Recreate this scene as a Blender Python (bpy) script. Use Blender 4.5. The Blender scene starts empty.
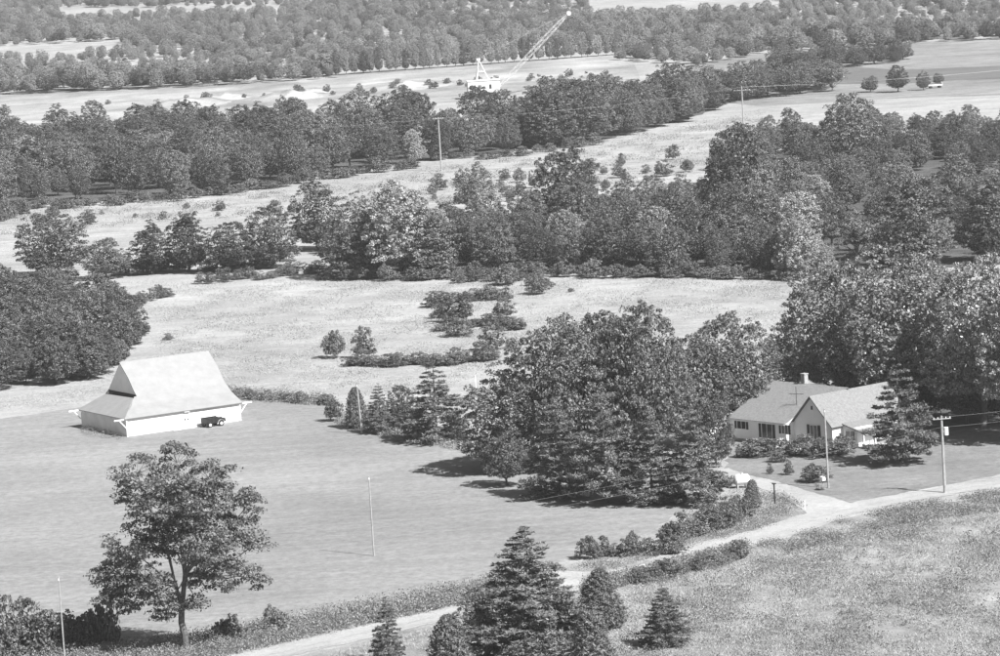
import bpy, math, random
import numpy as np
from mathutils import Vector, Matrix

random.seed(7); RNG = np.random.default_rng(11)
sc = bpy.context.scene
COL = sc.collection
# ------------------------------------------------------------------ camera
CAM_H = 73.0; FPX = 4000.0
PITCH = math.atan(491.0 / FPX); ROLL = math.radians(3.5)
FWD = Vector((0, math.cos(PITCH), -math.sin(PITCH)))
_r0 = Vector((1, 0, 0)); _u0 = Vector((0, math.sin(PITCH), math.cos(PITCH)))
RGT = _r0 * math.cos(ROLL) - _u0 * math.sin(ROLL)
UPV = _r0 * math.sin(ROLL) + _u0 * math.cos(ROLL)
cam_d = bpy.data.cameras.new('camera'); cam = bpy.data.objects.new('camera', cam_d)
COL.objects.link(cam); sc.camera = cam
cam_d.sensor_fit = 'HORIZONTAL'; cam_d.sensor_width = 36.0
cam_d.lens = 36.0 * FPX / 1000.0
cam_d.clip_start = 1.0; cam_d.clip_end = 40000.0
M = Matrix.Identity(4)
for i in range(3):
    M[i][0] = RGT[i]; M[i][1] = UPV[i]; M[i][2] = -FWD[i]
M[2][3] = CAM_H
cam.matrix_world = M
CAM = Vector((0, 0, CAM_H))
# ------------------------------------------------------------------ world, sun, exposure
SUN_TO = Vector((0.73, -0.68, 0)).normalized()
SUN_EL = math.radians(47)
sun_vec = Vector((SUN_TO.x * math.cos(SUN_EL), SUN_TO.y * math.cos(SUN_EL), math.sin(SUN_EL)))
w = bpy.data.worlds.new('World'); sc.world = w; w.use_nodes = True
nt = w.node_tree; nt.nodes.clear()
wo = nt.nodes.new('ShaderNodeOutputWorld'); bg = nt.nodes.new('ShaderNodeBackground')
sky = nt.nodes.new('ShaderNodeTexSky'); bwn = nt.nodes.new('ShaderNodeSeparateColor')   # orange-filtered black-and-white film: the red of the sky
sky.sky_type = 'NISHITA'; sky.sun_disc = False
sky.sun_elevation = SUN_EL; sky.sun_rotation = math.atan2(SUN_TO.x, SUN_TO.y)
sky.dust_density = 2.0
nt.links.new(sky.outputs[0], bwn.inputs[0]); nt.links.new(bwn.outputs[0], bg.inputs[0])
bg.inputs[1].default_value = 0.055
nt.links.new(bg.outputs[0], wo.inputs[0])
sl = bpy.data.lights.new('sun', 'SUN'); so = bpy.data.objects.new('sun', sl); COL.objects.link(so)
sl.energy = 5.0; sl.angle = math.radians(0.5); sl.color = (1, 1, 1)
so.rotation_euler = sun_vec.to_track_quat('Z', 'Y').to_euler()
so.location = (300, 200, 300)
sc.view_settings.view_transform = 'Standard'; sc.view_settings.look = 'None'
sc.view_settings.gamma = 1.0; sc.view_settings.exposure = 1.16
sc.view_settings.use_curve_mapping = False
sc.render.resolution_x = 1024; sc.render.resolution_y = 672
sc.render.engine = 'CYCLES'
try:
    sc.cycles.max_bounces = 5; sc.cycles.diffuse_bounces = 3; sc.cycles.transmission_bounces = 3
    sc.cycles.volume_bounces = 0; sc.cycles.transparent_max_bounces = 4
except Exception: pass

# ------------------------------------------------------------------ survey: photo point -> place on the land
def G(x, y, z=0.0):
    d = FWD + RGT * ((x - 500) / FPX) + UPV * (-(y - 328) / FPX)
    t = (z - CAM_H) / d.z
    return CAM + d * t
def depth(p): return (p - CAM).dot(FWD)
def mpp(x, y): return depth(G(x, y)) / FPX          # metres per photo pixel at that place

# ------------------------------------------------------------------ materials
def _mat(name):
    m = bpy.data.materials.new(name); m.use_nodes = True
    n = m.node_tree; n.nodes.clear()
    return m, n.nodes, n.links
def N(nodes, t, **kw):
    o = nodes.new(t)
    for k, v in kw.items(): setattr(o, k, v)
    return o
def grey(v): return (v, v, v, 1)
def mat_plain(name, v, rough=0.7, var=0.15, scale=3.0, bump=0.0, bscale=20.0, stripes=None, spec=0.3, metallic=0.0):
    m, n, l = _mat(name)
    out = N(n, 'ShaderNodeOutputMaterial'); p = N(n, 'ShaderNodeBsdfPrincipled')
    p.inputs['Roughness'].default_value = rough; p.inputs['Specular IOR Level'].default_value = spec
    p.inputs['Metallic'].default_value = metallic
    tc = N(n, 'ShaderNodeTexCoord'); nz = N(n, 'ShaderNodeTexNoise'); nz.inputs['Scale'].default_value = scale
    nz.inputs['Detail'].default_value = 5; nz.inputs['Roughness'].default_value = 0.65
    mr = N(n, 'ShaderNodeMapRange'); mr.inputs[1].default_value = 0.3; mr.inputs[2].default_value = 0.7
    mr.inputs[3].default_value = v * (1 - var); mr.inputs[4].default_value = min(0.95, v * (1 + var))
    l.new(tc.outputs['Object'], nz.inputs['Vector']); l.new(nz.outputs[0], mr.inputs[0]); l.new(mr.outputs[0], p.inputs['Base Color'])
    if bump:
        b = N(n, 'ShaderNodeBump'); b.inputs['Strength'].default_value = bump; b.inputs['Distance'].default_value = 0.05
        if stripes:
            wv = N(n, 'ShaderNodeTexWave', wave_type='BANDS', bands_direction=stripes, wave_profile='SAW')
            wv.inputs['Scale'].default_value = bscale; l.new(tc.outputs['Object'], wv.inputs['Vector']); l.new(wv.outputs[1], b.inputs['Height'])
        else:
            n2 = N(n, 'ShaderNodeTexNoise'); n2.inputs['Scale'].default_value = bscale
            l.new(tc.outputs['Object'], n2.inputs['Vector']); l.new(n2.outputs[0], b.inputs['Height'])
        l.new(b.outputs[0], p.inputs['Normal'])
    l.new(p.outputs[0], out.inputs[0])
    return m
def mat_leaf(name, v, var=0.35, trans=0.2, rough=0.5, spec=0.35, obj_var=0.25):
    m, n, l = _mat(name)
    out = N(n, 'ShaderNodeOutputMaterial'); p = N(n, 'ShaderNodeBsdfPrincipled'); t = N(n, 'ShaderNodeBsdfTranslucent'); mx = N(n, 'ShaderNodeMixShader')
    g = N(n, 'ShaderNodeNewGeometry'); oi = N(n, 'ShaderNodeObjectInfo')
    a = N(n, 'ShaderNodeMapRange'); a.inputs[3].default_value = v * (1 - var); a.inputs[4].default_value = v * (1 + var)
    b = N(n, 'ShaderNodeMapRange'); b.inputs[3].default_value = 1 - obj_var; b.inputs[4].default_value = 1 + obj_var
    mu = N(n, 'ShaderNodeMath', operation='MULTIPLY')
    l.new(g.outputs['Random Per Island'], a.inputs[0]); l.new(oi.outputs['Random'], b.inputs[0])
    l.new(a.outputs[0], mu.inputs[0]); l.new(b.outputs[0], mu.inputs[1])
    l.new(mu.outputs[0], p.inputs['Base Color']); l.new(mu.outputs[0], t.inputs[0])
    p.inputs['Roughness'].default_value = rough; p.inputs['Specular IOR Level'].default_value = spec
    mx.inputs[0].default_value = trans
    l.new(p.outputs[0], mx.inputs[1]); l.new(t.outputs[0], mx.inputs[2]); l.new(mx.outputs[0], out.inputs[0])
    return m
def mat_leaf_far(name, v):
    m = mat_leaf(name, v, var=.2, trans=.1, obj_var=0)
    n = m.node_tree.nodes; l = m.node_tree.links
    at = N(n, 'ShaderNodeAttribute', attribute_name='tone'); mu = [q for q in n if q.type == 'MATH'][0]
    l.new(at.outputs['Fac'], mu.inputs[1])
    return m
def mat_ground(name, v, big=0.12, fine=0.2, streak=0.0, sdir=0.0, bump=0.6, fscale=1.6, bigscale=0.02, patch=None, mid=0.1, mscale=0.12):
    """grass, earth or gravel: broad patches, tufty middle scale, fine grain, optional mowing or plough streaks."""
    m, n, l = _mat(name)
    out = N(n, 'ShaderNodeOutputMaterial'); p = N(n, 'ShaderNodeBsdfPrincipled')
    p.inputs['Roughness'].default_value = 0.95; p.inputs['Specular IOR Level'].default_value = 0.05
    tc = N(n, 'ShaderNodeTexCoord')
    def noise(scale, amp, detail=4, vec=None, rough=0.6):
        z = N(n, 'ShaderNodeTexNoise'); z.inputs['Scale'].default_value = scale; z.inputs['Detail'].default_value = detail
        z.inputs['Roughness'].default_value = rough
        l.new(vec or tc.outputs['Object'], z.inputs['Vector'])
        r = N(n, 'ShaderNodeMapRange'); r.inputs[1].default_value = 0.3; r.inputs[2].default_value = 0.7
        r.inputs[3].default_value = 1 - amp; r.inputs[4].default_value = 1 + amp
        l.new(z.outputs[0], r.inputs[0]); return r.outputs[0], z.outputs[0]
    def mul(a, b):
        q = N(n, 'ShaderNodeMath', operation='MULTIPLY'); l.new(a, q.inputs[0]); l.new(b, q.inputs[1]); return q.outputs[0]
    a, _ = noise(bigscale, big); b, mz = noise(mscale, mid, 6); c, fz = noise(fscale, fine, 9, rough=0.85)
    val = mul(mul(a, b), c)
    if streak:
        mp = N(n, 'ShaderNodeMapping'); mp.inputs['Rotation'].default_value = (0, 0, -sdir)
        mp.inputs['Scale'].default_value = (0.012, 0.45, 1)
        l.new(tc.outputs['Object'], mp.inputs['Vector'])
        s, _ = noise(1.0, streak, 3, mp.outputs[0]); val = mul(val, s)
    vv = N(n, 'ShaderNodeMath', operation='MULTIPLY'); l.new(val, vv.inputs[0]); vv.inputs[1].default_value = v
    l.new(vv.outputs[0], p.inputs['Base Color'])
    bp = N(n, 'ShaderNodeBump'); bp.inputs['Strength'].default_value = bump; bp.inputs['Distance'].default_value = 0.25
    l.new(fz, bp.inputs['Height']); l.new(bp.outputs[0], p.inputs['Normal'])
    l.new(p.outputs[0], out.inputs[0])
    return m
MT = {}
MT['meadow'] = mat_ground('dry_meadow_grass', 0.275, big=0.16, fine=0.40, mid=0.16, streak=0.10, sdir=0.25, fscale=1.3, mscale=0.10)
MT['lawn'] = mat_ground('mown_grass', 0.20, big=0.14, fine=0.42, mid=0.10, streak=0.09, sdir=0.55, fscale=0.9, mscale=0.07, bump=0.4)
MT['hlawn'] = mat_ground('house_lawn_grass', 0.165, big=0.12, fine=0.40, mid=0.16, streak=0.06, sdir=0.4, fscale=1.0, mscale=0.15, bump=0.4)
MT['rough'] = mat_ground('rough_weedy_grass', 0.27, big=0.22, fine=0.35, mid=0.28, fscale=1.8, mscale=0.22, bump=1.0, bigscale=0.05)
MT['gravel'] = mat_ground('pale_gravel', 0.285, big=0.10, fine=0.25, mid=0.16, fscale=1.5, bump=0.2)
MT['lane'] = mat_ground('worn_grass_track', 0.30, big=0.1, fine=0.25, mid=0.2, fscale=2.0, bump=0.6)
MT['spoil'] = mat_ground('bare_earth', 0.25, big=0.25, fine=0.3, mid=0.35, fscale=0.5, mscale=0.05, bump=0.6)
MT['farfield'] = mat_ground('far_crop', 0.19, big=0.2, fine=0.3, mid=0.2, streak=0.2, sdir=0.1, fscale=0.6)
MT['hay'] = mat_ground('cut_hay', 0.27, big=0.12, fine=0.25, mid=0.2, streak=0.16, sdir=0.3, fscale=0.7)
MT['plough'] = mat_ground('dark_crop', 0.12, big=0.12, fine=0.15, mid=0.1, streak=0.15, sdir=0.1, fscale=0.6)
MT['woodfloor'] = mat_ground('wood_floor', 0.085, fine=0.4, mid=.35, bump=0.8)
MT['bark'] = mat_plain('bark', 0.10, 0.9, 0.4, 2.0, 0.6, 9.0, spec=0.1)
MT['bark_pale'] = mat_plain('pale_bark', 0.26, 0.9, 0.35, 2.0, 0.5, 9.0, spec=0.1)
MT['leaf'] = mat_leaf('broad_leaf', 0.098, var=0.75, trans=.1, obj_var=0.45)
MT['leaf_oak'] = mat_leaf('oak_leaf', 0.108, var=0.8, trans=.1, obj_var=0.15)

MT['leaf_maple'] = mat_leaf('maple_leaf', 0.20, var=0.75, rough=0.42, spec=0.5, obj_var=0.12)
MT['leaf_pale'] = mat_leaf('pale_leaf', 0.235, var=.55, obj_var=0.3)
MT['leaf_locust'] = mat_leaf('locust_leaf', 0.125, var=0.6, trans=0.25, obj_var=0.05)
MT['needle'] = mat_leaf('pine_needle', 0.125, var=0.6, trans=0.1, obj_var=0.15)
MT['cedar'] = mat_leaf('cedar_needle', 0.115, var=0.6, trans=0.1, obj_var=0.15)
MT['shrub'] = mat_leaf('shrub_leaf', 0.125, var=0.65, obj_var=0.3)
MT['weed'] = mat_leaf('weed_leaf', 0.215, var=0.5, trans=0.25, obj_var=0.0)
MT['drygrass'] = mat_leaf('dry_grass_blade', 0.34, var=0.35, trans=0.25, obj_var=0.0)
MT['flower'] = mat_leaf('white_blossom', 0.7, var=0.2, trans=0.2, obj_var=0.0)
MT['barn_wall'] = mat_plain('white_painted_boards', 0.70, 0.7, 0.08, 0.9, 0.5, 1.6, 'X', spec=.1)
MT['barn_roof'] = mat_plain('pale_metal_roof', 0.24, 0.8, 0.09, 0.8, 0.25, 0.5, 'X', spec=.05)
MT['white'] = mat_plain('white_paint', 0.78, 0.5, 0.05, 1.0)
MT['siding'] = mat_plain('white_clapboard', 0.86, 0.6, 0.05, 0.8, 0.6, 4.0, 'Z')
MT['shingle'] = mat_plain('grey_shingle', 0.175, 0.9, 0.25, 4.0, 0.5, 14.0, spec=0.1)
MT['shutter'] = mat_plain('dark_shutter', 0.025, 0.6, 0.2)
MT['glass'] = mat_plain('window_glass', 0.03, 0.12, 0.1, spec=0.6)
MT['brick'] = mat_plain('chimney_brick', 0.30, 0.9, 0.3, 6.0, 0.5, 12.0)
MT['dark'] = mat_plain('dark_vent_and_shadow', 0.03, 0.8)
MT['black_paint'] = mat_plain('black_paint', 0.022, 0.45, 0.3, 3.0)
MT['tyre'] = mat_plain('tyre_rubber', 0.02, 0.8)
MT['pole'] = mat_plain('weathered_pole', 0.28, 0.9, 0.3, 2.0, 0.4, 14.0, spec=0.1)
MT['wire'] = mat_plain('wire_metal', 0.2, 0.4, 0.1)
MT['metal'] = mat_plain('grey_metal', 0.40, 0.45, 0.15, 2.0)
MT['tank'] = mat_plain('white_tank_paint', 0.72, 0.4, 0.05)
MT['tank_end'] = mat_plain('grey_tank_end', 0.36, 0.5, 0.08)
MT['plank'] = mat_plain('grey_plank', 0.42, 0.9, 0.2)
MT['machine'] = mat_plain('pale_machine_paint', 0.55, 0.5, 0.08, 0.5)
MT['concrete'] = mat_plain('foundation_concrete', 0.30, 0.9, 0.2)

# ------------------------------------------------------------------ mesh helpers
class MB:
    def __init__(s): s.v = []; s.f = []
    def add(s, vs, fs):
        o = len(s.v); s.v += [tuple(v) for v in vs]; s.f += [tuple(i + o for i in f) for f in fs]
    def box(s, x0, x1, y0, y1, z0, z1):
        s.add([(x0, y0, z0), (x1, y0, z0), (x1, y1, z0), (x0, y1, z0), (x0, y0, z1), (x1, y0, z1), (x1, y1, z1), (x0, y1, z1)],
              [(0, 3, 2, 1), (4, 5, 6, 7), (0, 1, 5, 4), (1, 2, 6, 5), (2, 3, 7, 6), (3, 0, 4, 7)])
    def tube(s, p0, p1, r0, r1=None, n=8, cap=True):
        r1 = r0 if r1 is None else r1
        p0 = Vector(p0); p1 = Vector(p1); d = (p1 - p0)
        if d.length < 1e-6: return
        d.normalize(); a = d.orthogonal().normalized(); b = d.cross(a)
        vs = []
        for p, r in ((p0, r0), (p1, r1)):
            for k in range(n):
                t = 2 * math.pi * k / n; vs.append(p + a * (r * math.cos(t)) + b * (r * math.sin(t)))
        fs = [(k, (k + 1) % n, n + (k + 1) % n, n + k) for k in range(n)]
        if cap: fs += [tuple(range(n - 1, -1, -1)), tuple(range(n, 2 * n))]
        s.add(vs, fs)
    def path(s, pts, rads, n=6):
        for i in range(len(pts) - 1): s.tube(pts[i], pts[i + 1], rads[i], rads[i + 1], n, cap=(i in (0, len(pts) - 2)))
    def slab(s, quad, t):
        """thin solid from a planar polygon, thickness t downwards along its normal."""
        q = [Vector(p) for p in quad]; nn = (q[1] - q[0]).cross(q[2] - q[0]).normalized()
        if nn.z < 0: q.reverse(); nn = -nn
        k = len(q); lo = [p - nn * t for p in q]
        s.add(q + lo, [tuple(range(k)), tuple(range(2 * k - 1, k - 1, -1))] + [(i, k + i, k + (i + 1) % k, (i + 1) % k) for i in range(k)])
    def prism(s, poly, axis, a0, a1):
        """extrude a 2-D polygon (list of (p,q)) along axis 'x' or 'y'."""
        k = len(poly)
        mk = (lambda p, q, a: (a, p, q)) if axis == 'x' else (lambda p, q, a: (p, a, q))
        s.add([mk(p, q, a0) for p, q in poly] + [mk(p, q, a1) for p, q in poly],
              [tuple(range(k)), tuple(range(2 * k - 1, k - 1, -1))] + [(i, k + i, k + (i + 1) % k, (i + 1) % k) for i in range(k)])
    def mesh(s, name, mat, smooth=False):
        me = bpy.data.meshes.new(name); me.from_pydata(s.v, [], s.f); me.validate(); me.update()
        me.materials.append(MT[mat])
        if smooth: me.polygons.foreach_set('use_smooth', [True] * len(me.polygons))
        return me
    def build(s, name, mat, parent=None, smooth=False): return link(name, s.mesh(name, mat, smooth), parent)
def link(name, data, parent=None):
    o = bpy.data.objects.new(name, data); COL.objects.link(o)
    if parent is not None: o.parent = parent
    return o
def tag(o, label, cat=None, group=None):
    o['label'] = label
    if cat: o['category'] = cat
    if group: o['group'] = group
    return o
def thing(name, label, cat, loc=(0, 0, 0), rz=0.0, group=None):
    o = bpy.data.objects.new(name, None); COL.objects.link(o); o.location = loc; o.rotation_euler = (0, 0, rz)
    o.empty_display_size = 0.5
    return tag(o, label, cat, group)
def np_mesh(name, V, nper, mat):
    """V: (k*nper,3) vertices; consecutive nper vertices make one face."""
    nv = len(V); nf = nv // nper
    me = bpy.data.meshes.new(name)
    me.vertices.add(nv); me.vertices.foreach_set('co', np.ascontiguousarray(V, dtype=np.float32).ravel())
    me.loops.add(nv); me.loops.foreach_set('vertex_index', np.arange(nv, dtype=np.int32))
    me.polygons.add(nf); me.polygons.foreach_set('loop_start', np.arange(0, nv, nper, dtype=np.int32))
    try: me.polygons.foreach_set('loop_total', np.full(nf, nper, dtype=np.int32))
    except Exception: pass
    me.update(calc_edges=True); me.materials.append(MT[mat])
    return me
def unit(a): return a / np.maximum(1e-9, np.linalg.norm(a, axis=1, keepdims=True))
def rdir(n, rng=None): return unit((rng or RNG).normal(size=(n, 3)))
def leaves(C, Nrm, size, aspect=0.65, along=None):
    """diamond leaves at C facing Nrm; size (n,). along: optional preferred long axis."""
    n = len(C); Nn = unit(Nrm)
    t = rdir(n) if along is None else along
    t = unit(t - Nn * np.sum(t * Nn, 1, keepdims=True)); b = np.cross(Nn, t)
    s = size[:, None]
    V = np.empty((n, 4, 3))
    V[:, 0] = C + t * s; V[:, 1] = C + b * s * aspect; V[:, 2] = C - t * s; V[:, 3] = C - b * s * aspect
    return V.reshape(-1, 3)

# ------------------------------------------------------------------ plants (prototypes are unit-scaled through their height and width)
PROTO = {}; CROWN_OF = {}
def clump_leaves(cc, cr, per, size, up=0.35, jit=0.65, flat=0.8):
    """leaf cloud: each clump a small ball, leaves biased to its shell, facing outwards."""
    k = len(cc); idx = np.repeat(np.arange(k), per)
    d = rdir(len(idx)); d[:, 2] = np.where(d[:, 2] < -0.35, -d[:, 2], d[:, 2])
    rad = cr[idx] * (0.45 + 0.6 * RNG.random(len(idx)) ** 0.6)
    off = d * rad[:, None]; off[:, 2] *= flat
    C = cc[idx] + off
    nr = d + np.array([0, 0, up]) + RNG.normal(size=d.shape) * jit
    sz = size * (0.55 + 0.9 * RNG.random(len(idx)))
    return leaves(C, nr, sz)
def limb(mb, p0, p1, r0, r1, sag=0.0, seg=4, wob=0.25, n=6):
    p0 = np.array(p0, float); p1 = np.array(p1, float); pts = []; L = np.linalg.norm(p1 - p0)
    for i in range(seg + 1):
        t = i / seg; q = p0 + (p1 - p0) * t
        if 0 < i < seg: q = q + RNG.normal(size=3) * wob * L * 0.12
        q[2] += sag * math.sin(math.pi * t); pts.append(tuple(q))
    mb.path(pts, [r0 + (r1 - r0) * (i / seg) for i in range(seg + 1)], n)
def make_broadleaf(key, H, W, nl, nc, per, lsize, leafmat, bark='bark', base=0.05, top=0.0, crf=0.06, trunk=True, wide=0.42, lumpy=0.22, gap=0.10, full=1.0):
    """egg-shaped crown of nl bulging lobes; leaf clumps sit on the lobes' outer skin, inner foliage closes the core."""
    R = W / 2; z0 = H * base; hh = H - z0
    ld = rdir(nl); ld[:, 2] = np.abs(ld[:, 2]) * 1.1 - 0.25; ld = unit(ld); lw = RNG.uniform(.28, .5, nl); la = RNG.uniform(.5, 1.0, nl)
    def skin(d):
        bump = np.zeros(len(d))
        for q in range(nl):
            c = d @ ld[q]; bump = np.maximum(bump, la[q] * np.clip(1 - (1 - c) / (lw[q] ** 2 * .9), 0, 1) ** .55)
        f = (1 - lumpy) + lumpy * 1.25 * bump
        z = d[:, 2]; up = z > 0
        P = np.empty_like(d)
        ta = 1 - top * np.clip(z, 0, 1)
        lo = np.where(up, 1.0, np.minimum(1.75, (1 - np.abs(z) ** 4) ** .5 / np.sqrt(np.maximum(.02, 1 - z * z))) * full + (1 - full))
        ta = ta * lo
        P[:, 0] = d[:, 0] * R * f * ta; P[:, 1] = d[:, 1] * R * f * ta
        P[:, 2] = z0 + hh * wide + np.where(up, z * hh * (1 - wide), z * hh * wide) * f
        return P, f
    d = rdir(nc * 2); d = d[d[:, 2] > -0.95][:nc]
    P, f = skin(d)
    gapn = np.sin(d[:, 0] * 7 + nl) * np.sin(d[:, 1] * 8 + nl * 2) * np.sin(d[:, 2] * 9 + 1)
    keep = gapn > -1 + gap * 4.2 * RNG.random(len(d)); P = P[keep]; d = d[keep]
    ax = np.array([0, 0, z0 + hh * wide]); sh = RNG.uniform(.86, 1.03, len(P))[:, None]
    cc = ax + (P - ax) * sh; cr = W * crf * RNG.uniform(.55, 1.35, len(P))
    V1 = clump_leaves(cc, cr, per, lsize, up=.25, jit=.75, flat=.85)
    ni = nc * per // 9; di = rdir(ni); Pi, _ = skin(di); Ci = ax + (Pi - ax) * RNG.uniform(.35, .84, ni)[:, None]
    V2 = leaves(Ci, di + RNG.normal(size=di.shape) * .5, np.full(ni, lsize * 1.9))
    V = np.concatenate([V1, V2])
    crown = np_mesh(key + '_crown', V, 4, leafmat)
    tm = None
    if trunk:
        mb = MB(); tr = H * 0.02
        fork = np.array([RNG.normal() * .015 * H, RNG.normal() * .015 * H, H * (base + 0.16)])
        limb(mb, (0, 0, -0.3), fork, tr * 1.25, tr * 0.85, seg=4, wob=.15, n=8)
        for q in range(min(nl, 9)):
            e, _ = skin(ld[q:q + 1]); limb(mb, fork * (0.8 + .2 * RNG.random()), ax + (e[0] - ax) * .86, tr * 0.5, tr * 0.08, seg=4, n=5)
        tm = mb.mesh(key + '_trunk', bark)
    xs = np.percentile(np.hypot(V1[:, 0], V1[:, 1]), 98)
    PROTO[key] = dict(H=float(np.percentile(V1[:, 2], 99.7)), W=float(2 * xs), crown=crown, trunk=tm)
def make_pine(key, H, W, tiers, per_tier, tufts, nsize, leafmat='needle', base=0.06, droop=0.06, conic=1.0, irr=0.25, tip=0.06):
    """layered boughs, each a plume of upturned needle tufts."""
    R = W / 2; mb = MB(); limb(mb, (0, 0, -0.3), (RNG.normal() * .01 * H, RNG.normal() * .01 * H, H * 0.97), H * 0.016, 0.02, seg=6, wob=.04, n=8)
    CC = []; NN = []; AL = []; SZ = []
    for i in range(tiers):
        f = i / (tiers - 1); z = H * (base + (0.97 - base) * f)
        rl = R * ((1 - f) ** conic * (1 - tip) + tip)
        if f < 0.12: rl *= 0.78 + f * 1.8
        k = max(4, int(per_tier * (0.55 + 0.45 * (1 - f)))); a0 = RNG.random() * 6.283
        for j in range(k):
            if RNG.random() < .12: continue
            a = a0 + 6.283 * (j + RNG.normal() * .18) / k; l = rl * (1 - irr + 2 * irr * RNG.random() * 0.8)
            zz = z + RNG.normal() * H * 0.006
            end = np.array([math.cos(a) * l, math.sin(a) * l, zz - droop * l + 0.10 * l * f])
            st = np.array([0, 0, zz])
            mb.tube(tuple(st), tuple(end), max(0.012, H * 0.004 * (1 - f * .7)), 0.01, 4, cap=False)
            m = max(3, int(tufts * (l / R) ** 0.8))
            ts = 0.28 + 0.74 * RNG.random(m) ** 0.7
            side = np.array([-math.sin(a), math.cos(a), 0.0])
            pos = st + (end - st) * ts[:, None] + side * (RNG.normal(size=m) * 0.15 * l * (1.15 - ts * .6))[:, None]
            pos[:, 2] += RNG.normal(size=m) * 0.035 * l + 0.03 * l
            for q in range(7):
                d = rdir(m); d[:, 2] = np.abs(d[:, 2]) * 0.8 + 0.1; d += np.array([math.cos(a), math.sin(a), 0]) * 0.45; d = unit(d)
                s = nsize * (0.7 + 0.6 * RNG.random(m)) * (0.55 + 0.45 * (l / R) ** .5)
                CC.append(pos + d * s[:, None] * 0.8); AL.append(d); SZ.append(s)
                nn = rdir(m) + np.array([math.cos(a) * .4, math.sin(a) * .4, 0.7]); NN.append(nn)
    C = np.concatenate(CC); V = leaves(C, np.concatenate(NN), np.concatenate(SZ), 0.22, np.concatenate(AL))
    PROTO[key] = dict(H=float(V[:, 2].max()), W=float(2 * np.percentile(np.hypot(V[:, 0], V[:, 1]), 98)), crown=np_mesh(key + '_crown', V, 4, leafmat), trunk=mb.mesh(key + '_trunk', 'bark'))
def make_cedar(key, H, W, n, nsize, leafmat='cedar', egg=0.8):
    """dense upright evergreen: short sprays all over a bumpy cone."""
    R = W / 2; f = RNG.random(n) ** 1.25 * 0.985; a = RNG.random(n) * 6.283
    lump = 1 + 0.24 * np.sin(a * 5 + f * 23) * np.cos(f * 31 + a * 2) + 0.14 * np.sin(a * 9 - f * 47)
    prof = (1 - f) ** egg * np.minimum(1, 0.62 + f * 3.4)
    r = R * prof * lump * (0.66 + 0.36 * RNG.random(n) ** .5) + 0.03
    C = np.stack([r * np.cos(a), r * np.sin(a), H * (0.02 + f * 0.97)], 1)
    out = np.stack([np.cos(a), np.sin(a), np.full(n, 0.9)], 1)
    al = unit(out + RNG.normal(size=(n, 3)) * .45)
    V = leaves(C, rdir(n) + out * .7, nsize * (0.6 + 0.8 * RNG.random(n)), 0.38, al)
    mb = MB(); mb.tube((0, 0, -0.3), (0, 0, H * .9), H * .015, .02, 7)
    PROTO[key] = dict(H=float(V[:, 2].max()), W=float(2 * np.percentile(np.hypot(V[:, 0], V[:, 1]), 98)), crown=np_mesh(key + '_crown', V, 4, leafmat), trunk=mb.mesh(key + '_trunk', 'bark'))

for i in range(6): make_broadleaf('broad%d' % i, 12, 10, 20 + 4 * i, 380, 50, 0.12, 'leaf', base=-0.06 + 0.02 * (i % 3), lumpy=.28 + .05 * (i % 3), crf=.052)
for i in range(2): make_broadleaf('tall%d' % i, 14, 8, 26, 380, 48, 0.12, 'leaf', base=-0.05, top=0.3, wide=.36, crf=.058, lumpy=.32)
for i in range(2): make_broadleaf('pale%d' % i, 12, 9, 26 - 8 * i, 380, 50, 0.12, 'leaf_pale', base=-0.05, crf=.052, lumpy=.34)
for i in range(3): make_broadleaf('maple%d' % i, 20, 16, 46, 1250, 56, 0.13, 'leaf_maple', base=0.0, crf=0.034, lumpy=.42, gap=.3)
for i in range(3): make_broadleaf('oak%d' % i, 16, 16, 40, 1200, 56, 0.125, 'leaf_oak', base=-0.04, crf=0.032, lumpy=.38, gap=.26, wide=.45)
for i in range(3): make_broadleaf('loose%d' % i, 11, 9, 13 + 3 * i, 260, 50, 0.125, 'leaf', base=-0.04, lumpy=.55, gap=.45, crf=.06, wide=.4 + .08 * i, top=.1 * i)
for i in range(4): make_broadleaf('shrub%d' % i, 3.0, 3.6, 12, 90, 40, 0.085, 'shrub', base=0.0, crf=0.085, trunk=False, wide=.3, lumpy=.35)
for i in range(2): make_broadleaf('scrub%d' % i, 6.0, 6.5, 18, 300, 56, 0.095, 'leaf_oak', base=0.0, crf=0.06, wide=.35, lumpy=.3)
for i in range(3): make_pine('pine%d' % i, 12, 8, 16, 10, 44, 0.23, base=0.05, conic=0.8, irr=0.3)
make_pine('pine_hero', 14, 10.5, 26, 12, 70, 0.21, base=0.03, conic=0.85, irr=0.28, tip=0.05)
make_pine('pine_open', 13, 10, 13, 9, 74, 0.25, base=0.10, conic=0.75, irr=0.35, droop=0.0)
for i in range(3): make_cedar('cedar%d' % i, 6, 3.6, 9000, 0.125, egg=0.42 + .06 * i)

def place_plant(key, name, label, cat, x, yb, yt, wpx, group=None, rz=None, loc=None, h=None, wd=None):
    """plant whose crown spans wpx by (yb-yt) photo pixels with its foot at yb; the upright leans with the camera's roll."""
    P = PROTO[key]
    if loc is None:
        loc = G(x + 0.061 * (yb - yt) / 2, yb); k = depth(loc) / FPX
        h = (yb - yt) * k; wd = wpx * k
    o = thing(name, label, cat, (loc.x, loc.y, 0), RNG.random() * 6.283 if rz is None else rz, group)
    o.scale = (wd / P['W'], wd / P['W'], h / P['H'])
    co = link('crown' if P['trunk'] else 'foliage', P['crown'], o)
    CROWN_OF.setdefault(key, co)
    if P['trunk']: link('trunk', P['trunk'], o)
    return o
def inpoly(p, poly):
    x, y = p; r = False; j = len(poly) - 1
    for i in range(len(poly)):
        xi, yi = poly[i]; xj, yj = poly[j]
        if (yi > y) != (yj > y) and x < (xj - xi) * (y - yi) / (yj - yi) + xi: r = not r
        j = i
    return r
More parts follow.
